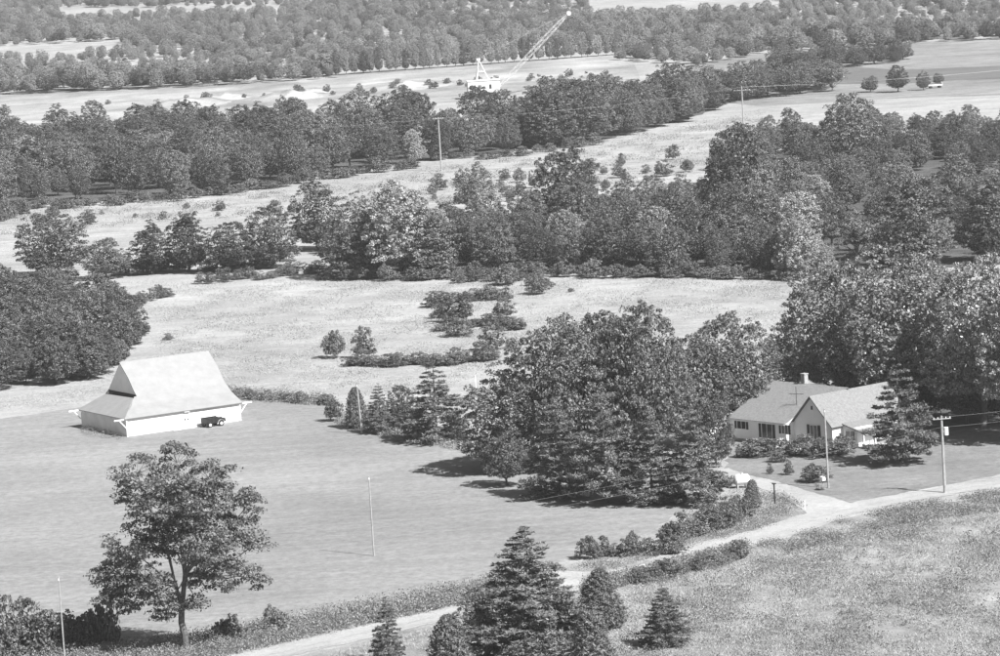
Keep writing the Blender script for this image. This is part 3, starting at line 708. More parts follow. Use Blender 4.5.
# ------------------------------------------------------------------ dragline excavator beyond the wood
dp = G(484, 98); dg = thing('dragline_excavator', 'white dragline excavator with long lattice boom on the bare ground', 'excavator', (dp.x, dp.y, 0), .08)
k = depth(dp) / FPX
bw = 32 * k
m = MB(); m.box(-bw / 2, bw / 2, -2.4, 2.4, 1.9, 5.0); hb = m.build('machine_house', 'machine', dg)
m = MB(); m.box(-bw / 2 - .15, bw / 2 + .15, -2.55, 2.55, 5.003, 5.2); m.build('house_roof', 'machine', hb)
for xx in (-bw / 2 + .5, -bw / 2 + 1.6, 1.5):
    m = MB(); m.box(xx, xx + .65, -2.44, -2.403, 2.7, 3.9); m.build('window', 'glass', hb)
for yy in (-2.1, 1.0):
    m = MB(); m.prism([(-4.0, .35), (-3.5, 0), (3.5, 0), (4.0, .35), (4.0, .95), (3.5, 1.3), (-3.5, 1.3), (-4.0, .95)], 'y', yy, yy + 1.1); m.build('crawler_track', 'black_paint', dg)
m = MB(); m.tube((0, 0, 1.2), (0, 0, 1.95), 1.6, n=20); m.build('turntable', 'metal', dg)
for yy in (-1.3, 1.3):
    m = MB(); m.tube((-1.8, yy, 5.1), (-.9, yy * .3, 11.0), .22, .14, 6); m.tube((1.6, yy, 5.1), (-.9, yy * .3, 11.0), .18, .12, 6); m.tube((-1.4, yy * .8, 7.5), (.6, yy * .75, 7.5), .1, n=5); m.build('gantry', 'machine', dg)
m = MB(); m.box(-1.5, -.4, -.6, .6, 10.7, 11.3); m.build('gantry_head', 'machine', dg)
bt = Vector(((573 - 484) * k + .8, 6, (98 - 20) * k)); bb = Vector((bw / 2 - .4, 0, 2.6))
bd = (bt - bb); bl = bd.length; bn = bd.normalized(); sv = Vector((-bn.y, bn.x, 0)).normalized(); uv = sv.cross(bn).normalized() * -1
bm_ = MB(); ch4 = []
def bpt(t, a, b):
    wf = .5 * min(1, t * 6 + .15, (1 - t) * 5 + .25); return bb + bd * t + sv * (a * wf) + uv * (b * wf)
for a in (-1, 1):
    for b in (-1, 1):
        ts = np.linspace(0, 1, 9); bm_.path([tuple(bpt(t, a, b)) for t in ts], [.05] * 9, 5)
NBAY = 18
for i in range(NBAY):
    t0, t1 = i / NBAY, (i + 1) / NBAY
    for (a0, b0, a1, b1) in ((-1, -1, 1, -1), (-1, 1, 1, 1), (-1, -1, -1, 1), (1, -1, 1, 1)):
        if i % 2: a0, b0, a1, b1 = a1, b1, a0, b0
        bm_.tube(bpt(t0, a0, b0), bpt(t1, a1, b1), .04, n=4, cap=False)
bm_.build('boom', 'metal', dg)
m = MB(); m.tube(bpt(1, 0, 0) - sv * .4, bpt(1, 0, 0) + sv * .4, .7, n=14); m.build('boom_sheave', 'metal', dg)
for yy in (-.3, .3):
    m = MB(); m.tube((-.9, yy, 11.2), tuple(bt + Vector((0, yy, .2))), .03, n=5); m.build('hoist_cable', 'wire', dg)
# pale flat wagon out in the far field
fp = G(935, 88); fw = thing('flat_wagon', 'long white flatbed wagon standing in the far right field', 'wagon', (fp.x, fp.y, 0), .1)
m = MB(); m.box(-1.9, 1.9, -.9, .9, .7, .92); m.build('bed', 'white', fw)
m = MB(); m.box(1.84, 1.9, -.85, .85, .925, 1.6); m.build('headboard', 'white', fw)
for xx in (-1.2, 1.2):
    for yy in (-.95, .8):
        m = MB(); m.tube((xx, yy, .34), (xx, yy + .15, .34), .34, n=12); m.build('wheel', 'tyre', fw)
# spoil heaps of the diggings
def mound(label, x, y, w_, h):
    p = G(x, y); n = 22; me = MB(); vs = []; fs = []; sd = RNG.random(4) * 6
    for i in range(n + 1):
        for j in range(n + 1):
            u = -1 + 2 * i / n; v = -1 + 2 * j / n; r = math.hypot(u, v)
            z = max(0, 1 - r) ** .8 * (1 + .35 * math.sin(u * 5 + sd[0]) * math.cos(v * 6 + sd[1]) + .15 * math.sin(u * 13 + sd[2]))
            vs.append((u * w_ / 2, v * w_ * .8, -.1 + z * h + RNG.normal() * .05 * h * (z > 0)))
    for i in range(n):
        for j in range(n): a = i * (n + 1) + j; fs.append((a, a + n + 1, a + n + 2, a + 1))
    me.add(vs, fs); o = me.build('spoil_heap', 'spoil', None, True); o.location = (p.x, p.y, 0); tag(o, label, 'earth mound', 'spoil heaps')
for a in ((290, 97, 20, 3.5, 'tallest pale spoil heap left of the white excavator'), (310, 92, 14, 2.4, 'spoil heap beside the tallest heap on the bare strip'), (185, 104, 24, 3, 'broad low spoil heap above the left wood'),
          (405, 86, 26, 2.4, 'long low spoil heap nearest the white excavator'), (590, 84, 16, 3, 'small white spoil heap right of the excavator boom foot'), (225, 98, 14, 2.6, 'rounded spoil heap in the middle of the bare strip')):
    mound(a[4], a[0], a[1], a[2] * 1.2, a[3] * .6)

def far_wood(name, label, pts, spacing, hm, holes, keys, limit=9999, near=None):
    """a mass of trees: one object whose points carry crowns of the woods' own trees."""
    L = near if near is not None else scatter(pts, spacing, holes, tries=320000, limit=limit); n = len(L)
    if not n: return
    A = np.array([(x, y) for x, y in L]); low = .5 + .5 * np.sin(A[:, 0] * .021 + 1) * np.sin(A[:, 1] * .013 + 2) + .35 * np.sin(A[:, 0] * .05 + A[:, 1] * .021)
    h = hm * RNG.uniform(.6, 1.2, n) * (.8 + .4 * low); wd = h * RNG.uniform(.75, 1.15, n)
    me = bpy.data.meshes.new(name); me.from_pydata([(x, y, 0) for x, y in L], [], [])
    kk = RNG.integers(0, len(keys), n); P = [PROTO[k] for k in keys]
    sc_ = np.stack([wd / np.array([P[q]['W'] for q in kk]), wd / np.array([P[q]['W'] for q in kk]), h / np.array([P[q]['H'] for q in kk])], 1)
    at = me.attributes.new('size', 'FLOAT_VECTOR', 'POINT'); at.data.foreach_set('vector', sc_.astype(np.float32).ravel())
    at = me.attributes.new('turn', 'FLOAT_VECTOR', 'POINT'); at.data.foreach_set('vector', np.stack([np.zeros(n), np.zeros(n), RNG.random(n) * 6.283], 1).astype(np.float32).ravel())
    at = me.attributes.new('pick', 'INT', 'POINT'); at.data.foreach_set('value', kk.astype(np.int32))
    for k in keys: me.materials.append(P[keys.index(k)]['crown'].materials[0]) if P[keys.index(k)]['crown'].materials[0].name not in [m_.name for m_ in me.materials] else None
    o = link(name, me); o['kind'] = 'stuff'; tag(o, label, 'woodland')
    ng = bpy.data.node_groups.new(name + '_nodes', 'GeometryNodeTree')
    ng.interface.new_socket('Geometry', in_out='INPUT', socket_type='NodeSocketGeometry'); ng.interface.new_socket('Geometry', in_out='OUTPUT', socket_type='NodeSocketGeometry')
    gi = ng.nodes.new('NodeGroupInput'); go = ng.nodes.new('NodeGroupOutput'); ip = ng.nodes.new('GeometryNodeInstanceOnPoints'); gti = ng.nodes.new('GeometryNodeGeometryToInstance')
    for k in reversed(keys):
        oi = ng.nodes.new('GeometryNodeObjectInfo'); oi.inputs['Object'].default_value = CROWN_OF[k]; oi.transform_space = 'ORIGINAL'
        ng.links.new(oi.outputs['Geometry'], gti.inputs[0])
    def named(nm, t):
        q = ng.nodes.new('GeometryNodeInputNamedAttribute'); q.data_type = t; q.inputs['Name'].default_value = nm; return q.outputs['Attribute']
    ng.links.new(gi.outputs[0], ip.inputs['Points']); ng.links.new(gti.outputs[0], ip.inputs['Instance']); ip.inputs['Pick Instance'].default_value = True
    ng.links.new(named('pick', 'INT'), ip.inputs['Instance Index']); ng.links.new(named('size', 'FLOAT_VECTOR'), ip.inputs['Scale'])
    ng.links.new(named('turn', 'FLOAT_VECTOR'), ip.inputs['Rotation']); ng.links.new(ip.outputs[0], go.inputs[0])
    md = o.modifiers.new('trees', 'NODES'); md.node_group = ng
    print(name, n)
# ------------------------------------------------------------------ trees that stand out, one by one
def T(key, name, label, x, yb, yt, wpx, cat='tree', group=None): return place_plant(key, name, label, cat, x, yb, yt, wpx, group)
T('pine_hero', 'pine_tree', 'tall layered pine in the bottom centre foreground', 527, 668, 523, 150)
T('pine2', 'pine_tree', 'slim young pine beside the gravel road at the bottom', 387, 662, 595, 36)
T('cedar1', 'cedar_tree', 'rounded dark cedar just left of the tall foreground pine', 450, 690, 612, 56)
T('cedar2', 'cedar_tree', 'dense cone shaped cedar at the right shoulder of the tall foreground pine', 600, 628, 566, 52)
T('cedar0', 'cedar_tree', 'dense cedar at the bottom edge right of the tall foreground pine', 592, 692, 608, 54)
T('pine1', 'pine_tree', 'small bushy pine alone on the rough meadow at the bottom', 664, 646, 583, 56)
T('broad2', 'broadleaf_tree', 'dark round shrubby tree half hidden by the left side of the foreground pine', 478, 650, 585, 50)
# yard evergreens and the grove in the middle
T('pine0', 'pine_tree', 'broad dark pine at the lawn edge between the pole and the big grove', 434, 441, 360, 74)
T('pine1', 'pine_tree', 'slim pine right beside the leaning pale pole', 379, 433, 382, 34)
T('cedar1', 'cedar_tree', 'small dark evergreen just behind the leaning pale pole', 356, 428, 386, 26)
T('shrub0', 'shrub', 'small leafy shrub left of the leaning pale pole', 334, 421, 398, 22, 'shrub')
T('broad3', 'broadleaf_tree', 'low leafy tree between the slim pine and the broad dark pine', 402, 430, 385, 34)
T('oak0', 'broadleaf_tree', 'huge rounded broadleaf tree at the left front of the middle grove', 556, 468, 318, 132)
T('oak1', 'broadleaf_tree', 'large broadleaf tree in the middle of the grove with pale trunk below', 640, 462, 304, 112)
T('oak2', 'broadleaf_tree', 'wide pale topped broadleaf tree behind the house left corner', 727, 430, 314, 112)
T('oak2', 'broadleaf_tree', 'broad crown in the centre back of the middle grove', 604, 456, 312, 124)
T('broad4', 'broadleaf_tree', 'shaded broadleaf tree between the grove and the broad dark pine', 500, 472, 362, 96)
T('broad1', 'broadleaf_tree', 'broadleaf tree filling the grove between its two largest crowns', 690, 446, 335, 84)
T('broad5', 'broadleaf_tree', 'sunlit low broadleaf tree at the left foot of the grove', 506, 486, 428, 50)
T('pine2', 'pine_tree', 'pine at the lawn edge, leftmost of the row under the grove', 556, 497, 396, 84)
T('pine_open', 'pine_tree', 'tall open pine in the middle of the row under the grove', 604, 503, 384, 86)
T('pine0', 'pine_tree', 'pine with plumy boughs in front of the white shed', 650, 503, 408, 74)
T('pine1', 'pine_tree', 'pine in the row under the grove nearest the propane tank', 694, 504, 402, 68)
T('broad0', 'broadleaf_tree', 'small rounded tree between garden shed and house corner', 714, 466, 398, 42)
# around the house
T('pine_open', 'pine_tree', 'layered blue grey pine in front of the house porch', 899, 463, 362, 84)
T('maple0', 'maple_tree', 'big sunlit maple directly behind the house chimney', 830, 412, 262, 108)
T('maple1', 'maple_tree', 'tallest maple rising behind the pine and porch', 902, 418, 248, 132)
T('maple2', 'maple_tree', 'broad maple filling the right edge above the road pole', 978, 428, 256, 124)
T('maple0', 'maple_tree', 'maple cut by the right edge of the picture beyond the lawn', 1032, 440, 262, 120)
T('broad3', 'broadleaf_tree', 'dark low tree in the shade between chimney and layered pine', 866, 406, 330, 70)
T('maple1', 'maple_tree', 'maple behind the two tallest maples at the right', 940, 398, 262, 110)
T('broad4', 'broadleaf_tree', 'shaded small tree under the right hand maples', 985, 418, 352, 56)
T('broad5', 'broadleaf_tree', 'dark tree in the shade right of the transformer pole top', 966, 424, 360, 60)
T('broad0', 'broadleaf_tree', 'dark tree in the shade behind the layered pine', 925, 418, 356, 66)
T('broad1', 'broadleaf_tree', 'shaded tree at the right edge above the lawn', 1008, 424, 366, 56)
T('broad2', 'broadleaf_tree', 'dark leafy tree against the back of the house roof', 786, 398, 318, 50)
# the lone tree on the lower left: its own build, feathery and many stemmed
def locust():
    base = G(187, 655); kx = depth(base) / FPX
    def W3(x, y, dy=0.0):       # photo offset from the foot -> local metres
        X = (x - 187) * kx; Z = (655 - y) * kx
        c, s = math.cos(ROLL), math.sin(ROLL); return np.array([X * c + Z * s, dy, Z * c - X * s])
    o = thing('locust_tree', 'feathery lone broadleaf tree with forked trunk in the lower left foreground', 'tree', (base.x, base.y, 0))
    mb = MB()
    f1 = W3(182, 610); f2 = W3(185, 570)
    limb(mb, (0, 0, -.4), f1, .36, .28, seg=4, wob=.1, n=9); limb(mb, f1, f2 + np.array([.1, 0, 0]), .26, .2, seg=3, wob=.1, n=8); limb(mb, f1, W3(176, 580, -.3), .2, .16, seg=3, wob=.1, n=7)
    lobes = [(140, 470, 24, -.5), (178, 462, 22, 1), (212, 476, 24, -1), (150, 505, 28, 1.5), (190, 500, 34, -2), (226, 505, 26, 1), (250, 502, 16, 0), (136, 545, 28, -1), (168, 540, 30, 2.5), (205, 540, 32, -2.5),
             (240, 535, 24, .5), (118, 572, 24, 0), (150, 575, 26, -2), (105, 594, 18, .5), (135, 600, 20, 1), (232, 572, 22, -1), (258, 578, 13, .5), (205, 575, 22, 2), (168, 606, 18, -1), (190, 520, 30, 3.5), (175, 490, 30, -3.5), (258, 540, 12, 0), (196, 600, 9, -.5)]
    cc = []; cr = []
    for (x, y, r, dy) in lobes:
        c = W3(x, y, dy * 1.0); R = r * kx
        root = (f2 if x > 165 else W3(176, 580, -.3)) * (.9 + .1 * RNG.random())
        limb(mb, root, c, .11, .03, seg=4, wob=.3, n=5)
        for q in range(max(8, int(34 * (r / 26) ** 2))):
            d = rdir(1)[0]; e = c + d * R * (0.5 + .62 * RNG.random()) * np.array([1, 1, .8]); cc.append(e); cr.append(.55 + .55 * RNG.random())
            if q % 2 == 0: limb(mb, c, e, .03, .01, seg=2, wob=.2, n=4)
    V = clump_leaves(np.array(cc), np.array(cr), 80, .125, up=.5, jit=.6, flat=.55)
    link('crown', np_mesh('locust_crown', V, 4, 'leaf_locust'), o); mb.build('trunk', 'bark', o)
locust()
# trees along the far side of the meadow and the hay fields
ROW = [('broad0', 52, 276, 212, 78, 'largest round tree of the left hedge row above the thicket'), ('broad1', 106, 279, 238, 50, 'small tree next right of the largest hedge row tree'),
       ('tall0', 150, 274, 220, 46, 'upright tree, third in the left hedge row'), ('tall1', 187, 272, 212, 48, 'tallest upright tree of the left hedge row'), ('broad2', 228, 272, 222, 58, 'rounded tree right of the tallest hedge row tree'),
       ('broad3', 270, 268, 205, 58, 'dark tree at the right end of the left hedge row'), ('tall0', 316, 250, 172, 58, 'dark pointed tree behind the left end of the middle wood'),
       ('broad4', 350, 277, 204, 74, 'dark shaded tree at the left front corner of the middle wood'), ('pale0', 398, 277, 180, 78, 'conspicuous pale grey leaved tree in the middle wood front'),
       ('pale1', 432, 274, 206, 52, 'second paler tree right of the conspicuous pale grey tree'), ('broad5', 475, 214, 162, 46, 'lone dark tree standing in the hay field gap'),
       ('broad0', 564, 232, 146, 68, 'big dark round tree rising above the middle wood'), ('broad1', 738, 226, 124, 68, 'tall dark tree left of the right hand wood'),
       ('tall1', 912, 275, 177, 78, 'dark tall tree just above the big maples'), ('broad3', 850, 168, 93, 66, 'round dark crown standing over the far edge of the right wood'), ('tall0', 990, 262, 172, 66, 'tall tree at the right edge above the maples'),
       ('broad2', 897, 92, 65, 24, 'round tree by the white flatbed wagon in the far field'), ('broad4', 923, 90, 70, 15, 'small pointed tree left of the white flatbed wagon'), ('scrub0', 870, 92, 76, 18, 'low bush leftmost of the far field clump'), ('scrub1', 938, 84, 73, 12, 'low bush just above the white flatbed wagon')]
for key, x, yb, yt, wp, lb in ROW: T(key, 'broadleaf_tree' if not key.startswith('scrub') else 'shrub', lb, x, yb, yt, wp, 'tree' if not key.startswith('scrub') else 'shrub')
# woods: every tree its own object, alike trees of one wood share a label
ONES = 'first second third fourth fifth sixth seventh eighth ninth tenth eleventh twelfth thirteenth fourteenth fifteenth sixteenth seventeenth eighteenth nineteenth'.split()
TENS = {2: 'twent', 3: 'thirt', 4: 'fort', 5: 'fift', 6: 'sixt', 7: 'sevent', 8: 'eight', 9: 'ninet'}
def ordinal(i):
    if i < 20: return ONES[i - 1]
    t, o = divmod(i, 10); return TENS[t] + 'ieth' if o == 0 else TENS[t] + 'y-' + ONES[o - 1]
def wood(pts, spacing, hm, hv, keys, label, group, holes=(), name='broadleaf_tree', cat='tree', limit=999, wf=0.85, count=False, zones=None):
    """zones: (x limit in the photo, phrase) pairs that say which stretch of the wood a tree stands in."""
    L = scatter(pts, spacing, holes); L.sort(key=lambda p: p[1]); rest = L[limit:]; L = L[:limit]
    def px(p): d = Vector((p[0], p[1], 0)) - CAM; return 500 + FPX * d.dot(RGT) / d.dot(FWD)
    L.sort(key=px)
    for i, (x, y) in enumerate(L):
        key = random.choice(keys); h = hm * random.uniform(1 - hv, 1 + hv); lb = label
        if count: lb = '%s from the left of the %s' % (ordinal(i + 1), label)
        if zones: lb = label + ', ' + next(t for q, t in zones if px((x, y)) <= q)
        place_plant(key, name, lb, cat, 0, 0, 0, 0, group, loc=Vector((x, y, 0)), h=h, wd=h * wf * random.uniform(.85, 1.15))
    print(group, len(L), len(rest))
    return rest
FK = ['broad0', 'broad1', 'broad3', 'tall0']
BK = ['broad0', 'broad1', 'broad2', 'broad3', 'broad4', 'broad5', 'tall0', 'tall1', 'loose0', 'loose1', 'loose2']
wood([(322, 277), (440, 276), (560, 273), (700, 276), (800, 279), (800, 266), (700, 264), (560, 262), (440, 266), (330, 270)], 6.2, 8.5, .25, BK + ['pale0'], 'broadleaf trees fronting the middle wood along the meadow', 'front rank of the middle wood', limit=36, count=True)
rest = wood([(345, 264), (440, 262), (560, 257), (800, 262), (800, 215), (720, 200), (600, 216), (540, 226), (480, 242), (360, 248)], 7.5, 8.4, .4, BK + ['pale1'], 'tree deep in the middle wood', 'depth of the middle wood', limit=58,
     zones=[(470, 'near the pale grey tree'), (570, 'below the big dark round tree'), (660, 'right of the big dark round tree'), (9999, 'towards the right hand wood')])
far_wood('middle_woodland', 'rear trees of the middle wood merging into one mass', None, 0, 9.5, (), FK, near=rest)
rest = wood([(800, 279), (870, 276), (1060, 262), (1060, 132), (860, 132), (770, 150), (700, 186), (720, 200), (800, 215)], 7.8, 6.7, .45, BK + ['pale1', 'loose1', 'loose2', 'pale0'], 'tree of the wide wood beyond the maples', 'right hand wood',
     holes=[[(755, 212), (805, 212), (800, 160), (765, 160)], [(900, 196), (960, 190), (960, 168), (900, 172)], [(690, 215), (720, 212), (735, 185), (700, 186)], [(820, 186), (870, 182), (875, 168), (825, 170)], [(845, 240), (985, 232), (985, 222), (845, 226)], [(795, 150), (845, 150), (845, 133), (795, 133)]], limit=72, wf=.95,
     zones=[(780, 'at its left end'), (860, 'above the house roof'), (940, 'above the tallest maple'), (9999, 'near the right edge')])
far_wood('right_woodland', 'farther trees of the right hand wood merging into one mass', None, 0, 7.0, (), FK, near=rest)
rest = wood([(-60, 211), (60, 206), (180, 198), (250, 188), (300, 181), (420, 163), (500, 155), (600, 142), (660, 128), (720, 112), (700, 98), (640, 108), (560, 126), (520, 136), (450, 142), (330, 138), (200, 138), (60, 142), (-60, 152)], 8.0, 9.5, .33, BK + ['pale0'], 'tree of the broad left wood', 'broad left wood', limit=78, holes=[[(430, 148), (545, 134), (545, 95), (430, 105)]],
     zones=[(80, 'at the left edge of the picture'), (180, 'over the left hay field'), (300, 'above the hedge row'), (430, 'left of the far pole'), (9999, 'right of the far pole')])
far_wood('left_woodland', 'farther trees of the broad left wood merging into one mass', None, 0, 10.5, (), FK, near=rest)
wood([(700, 110), (745, 100), (835, 92), (830, 84), (760, 88), (700, 92)], 6.5, 7.5, .3, BK, 'bushy trees of the hedge beside the far right field', 'hedge beside the far right field', limit=26, count=True, wf=1.1)
wood([(770, 68), (800, 72), (905, 62), (900, 54), (820, 56), (780, 62)], 6.0, 5.5, .3, BK, 'bushy trees of the island thicket in the far field', 'island thicket in the far right field', limit=30, count=True, wf=1.25)
wood([(-40, 392), (55, 386), (112, 374), (126, 358), (122, 338), (100, 318), (60, 306), (-40, 302)], 4.8, 6.0, .38, ['scrub0', 'scrub1', 'broad3', 'tall1'], 'low dense thicket tree left of and above the barn', 'thicket above the barn', limit=90, wf=1.0, name='thicket_tree')
# poplar row on the far side of the bare strip
for i in range(38):
    x = 312 + i * 8.4; yb = 77 - (x - 312) * 0.073
    T(random.choice(['pale1', 'tall1', 'pale0']), 'poplar_tree', '%s slim tree from the left in the straight row behind the excavator' % ordinal(i + 1), x + random.uniform(-2, 2), yb, yb - random.uniform(20, 27), random.uniform(9, 13), 'tree', 'straight tree row behind the excavator')
# shrubs
SH = [(333, 358, 331, 28, 'round bush left of a pair in the meadow above the leaning pole'), (363, 358, 326, 26, 'taller upright bush right of a pair in the meadow above the leaning pole'),
      (455, 322, 294, 46, 'largest bush of the meadow scrub'), (440, 318, 303, 24, 'low bush left of the largest meadow bush'), (487, 300, 286, 22, 'small dark bush above the largest meadow bush'), (503, 318, 297, 28, 'pale bush right of the largest meadow bush'),
      (458, 336, 318, 36, 'low wide bush below the largest meadow bush'), (492, 350, 326, 42, 'dark bush by the top left of the grove'), (505, 285, 264, 34, 'bush near the wood edge in the upper meadow'), (537, 294, 273, 28, 'dark bush right of the upper meadow bush'),
      (460, 283, 270, 18, 'small bush at the wood edge'), (168, 340, 333, 12, 'tiny lone bush in the open meadow above the barn'), (571, 292, 288, 8, 'tiny weed bush in the upper meadow'),
      (756, 456, 438, 40, 'low dark juniper spreading under the front windows'), (802, 456, 434, 36, 'leafy foundation shrub under the gable window'), (822, 457, 437, 38, 'wide foundation shrub behind the yard pole'),
      (844, 452, 434, 26, 'foundation shrub beside the porch'), (778, 462, 450, 22, 'small round shrub on the front lawn'), (788, 475, 460, 12, 'little upright shrub on the front lawn'), (770, 474, 463, 8, 'smallest twiggy shrub on the front lawn'),
      (815, 482, 464, 34, 'wide dark shrub behind the mailbox'), (752, 508, 479, 19, 'tall clipped oval bush beside the driveway'), (724, 487, 472, 20, 'leafy bush left of the propane tank'),
      (795, 438, 424, 14, 'climbing shrub at the gable wall corner'), (503, 192, 186, 12, 'left bush of a pair in the hay field gap'), (519, 192, 185, 12, 'right bush of a pair in the hay field gap'), (532, 188, 170, 10, 'narrow bush left of the big dark round tree'),
      (621, 165, 153, 12, 'small tree in the bright hay field'), (672, 160, 144, 16, 'dark small tree right of the bright hay field'), (590, 170, 158, 26, 'low bushes at the hay field edge')]
for i, (x, yb, yt, wp, lb) in enumerate(SH): T('cedar0' if 'clipped' in lb else 'shrub%d' % (i % 4), 'shrub', lb, x, yb, yt, wp, 'shrub')
fl = T('shrub1', 'flowering_shrub', 'white flowering shrub at the house front corner', 781, 449, 438, 12, 'shrub'); fl.children[0].data = fl.children[0].data.copy(); fl.children[0].data.materials[0] = MT['flower']
fl = T('shrub2', 'flowering_shrub', 'pale flowers at the foot of the mailbox', 821, 490, 484, 12, 'shrub'); fl.children[0].data = fl.children[0].data.copy(); fl.children[0].data.materials[0] = MT['drygrass']
def hedge(pts, n, hpx, wpx, label, group):
    """n bushes strung along a photo polyline."""
    P = [np.array(p, float) for p in pts]; seg = [np.linalg.norm(b - a) for a, b in zip(P, P[1:])]; tot = sum(seg)
    for i in range(n):
        d = tot * (i + random.uniform(.2, .8)) / n
        for a, b, s in zip(P, P[1:], seg):
            if d <= s: q = a + (b - a) * d / s; break
            d -= s
        h = hpx * random.uniform(.6, 1.3)
        T('shrub%d' % random.randrange(4), 'shrub', '%s from the left of the %s' % (ordinal(i + 1), label), q[0], q[1] + random.uniform(-1.5, 1.5), q[1] - h, wpx * random.uniform(.7, 1.3), 'shrub', group)
hedge([(432, 306), (470, 300), (512, 300)], 9, 12, 24, 'pale scrub bushes around the largest meadow bush', 'meadow scrub')
hedge([(440, 332), (480, 326), (520, 330)], 8, 12, 26, 'pale scrub bushes below the largest meadow bush', 'lower meadow scrub')
hedge([(470, 282), (520, 282), (550, 290)], 7, 10, 20, 'pale scrub bushes near the wood edge', 'upper meadow scrub')
wood([(0, 112), (150, 102), (300, 98), (460, 88), (620, 74), (620, 58), (480, 66), (310, 80), (0, 104)], 9, 1.9, .4, ['shrub0', 'shrub1', 'shrub2', 'shrub3'], 'small scrub bushes on the bare strip', 'scrub on the bare strip', name='shrub', cat='shrub', limit=30, count=True, wf=1.4)
hedge([(735, 457), (790, 456), (850, 456)], 10, 15, 20, 'planting bushes along the house front', 'planting along the house front')
wood([(420, 208), (560, 200), (690, 172), (760, 140), (760, 116), (640, 136), (500, 160), (420, 172)], 9, 2.4, .5, ['shrub0', 'shrub1', 'shrub2', 'shrub3'], 'brush clumps in the pale hay strip', 'brush in the hay strip', name='shrub', cat='shrub', limit=26, count=True, wf=1.3)
wood([(0, 232), (300, 212), (300, 190), (0, 212)], 10, 1.8, .5, ['shrub0', 'shrub1', 'shrub2', 'shrub3'], 'brush clumps in the left hay field', 'brush in the left hay field', name='shrub', cat='shrub', limit=14, count=True, wf=1.5)
hedge([(345, 366), (400, 366), (450, 364), (500, 358)], 16, 13, 24, 'low bushes in the weedy line across the meadow', 'weedy line across the meadow')
hedge([(222, 396), (262, 399), (332, 404)], 22, 8, 13, 'low bushes along the lawn edge behind the barn', 'bushes behind the barn')
hedge([(195, 284), (240, 280), (318, 274)], 14, 11, 16, 'low bushes in front of the left hedge row', 'low bushes in front of the hedge row')
hedge([(60, 278), (240, 268), (325, 272)], 12, 16, 26, 'undergrowth bushes between trees of the left hedge row', 'undergrowth of the hedge row')
hedge([(120, 312), (150, 300), (170, 294)], 7, 12, 18, 'bushes at the upper right fringe of the thicket', 'fringe of the thicket')
hedge([(-5, 222), (30, 212)], 5, 18, 22, 'bushes at the left edge of the hay field', 'bushes at the left edge')
hedge([(430, 160), (500, 158), (600, 143)], 12, 9, 18, 'low bushes along the foot of the left wood', 'bushes at the foot of the left wood')
hedge([(665, 545), (690, 536), (720, 528), (745, 520)], 12, 22, 26, 'roadside bushes between the lawn and the grass track', 'roadside bushes above the track')
hedge([(580, 560), (620, 556), (650, 556), (680, 552)], 10, 20, 24, 'roadside bushes behind the foreground cedars', 'roadside bushes behind the cedars')
hedge([(630, 585), (680, 574), (740, 558)], 14, 15, 24, 'bushes on the near side of the road', 'bushes on the near roadside')
hedge([(-10, 660), (30, 655), (75, 652), (110, 650)], 12, 50, 42, 'tall leafy bushes in the lower left corner', 'bushes in the lower left corner')
hedge([(205, 650), (250, 640), (290, 632)], 7, 24, 30, 'roadside bushes right of the feathery lone tree', 'bushes right of the lone tree')
hedge([(760, 205), (800, 165)], 7, 12, 16, 'pale low bushes in the clearing of the right wood', 'clearing of the right wood')

hedge([(322, 281), (440, 279), (560, 276), (700, 278), (800, 281)], 34, 14, 26, 'undergrowth bushes fringing the middle wood', 'fringe of the middle wood')
hedge([(-20, 211), (60, 208), (180, 200), (300, 183), (420, 166)], 30, 12, 22, 'undergrowth bushes fringing the broad left wood', 'fringe of the left wood')
# ------------------------------------------------------------------ far woodland: a mass nobody could count
HOL = [[(-60, 66), (60, 59), (122, 52), (124, 40), (-60, 50)], [(60, 20), (160, 15), (285, 17), (285, 6), (60, 8)], [(590, 18), (780, 12), (780, -2), (590, 0)]]
far_wood('far_woodland', 'hazy woodland stretching to the top left of the picture', [(-120, 98), (80, 91), (150, 88), (230, 84), (250, 78), (340, 70), (480, 54), (620, 44), (700, 60), (760, 50), (900, 41), (1000, 36), (1120, 30), (1120, -50), (900, -60), (-120, -30)], 5.3, 4.9, HOL, ['pale0', 'pale1', 'loose0', 'pale0', 'pale1'])  # mostly pale crowns: part of the distance haze is put into leaf colour
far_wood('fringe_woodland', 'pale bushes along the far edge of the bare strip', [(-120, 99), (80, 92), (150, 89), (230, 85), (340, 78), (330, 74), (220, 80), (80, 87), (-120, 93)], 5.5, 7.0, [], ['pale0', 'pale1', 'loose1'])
far_wood('edge_woodland', 'woodland edge along the pale far track', [(620, 60), (700, 66), (760, 54), (900, 44), (1120, 34), (1120, 28), (900, 38), (760, 46), (700, 56), (640, 46)], 6.0, 6.0, [], ['broad1', 'pale1', 'pale0'])

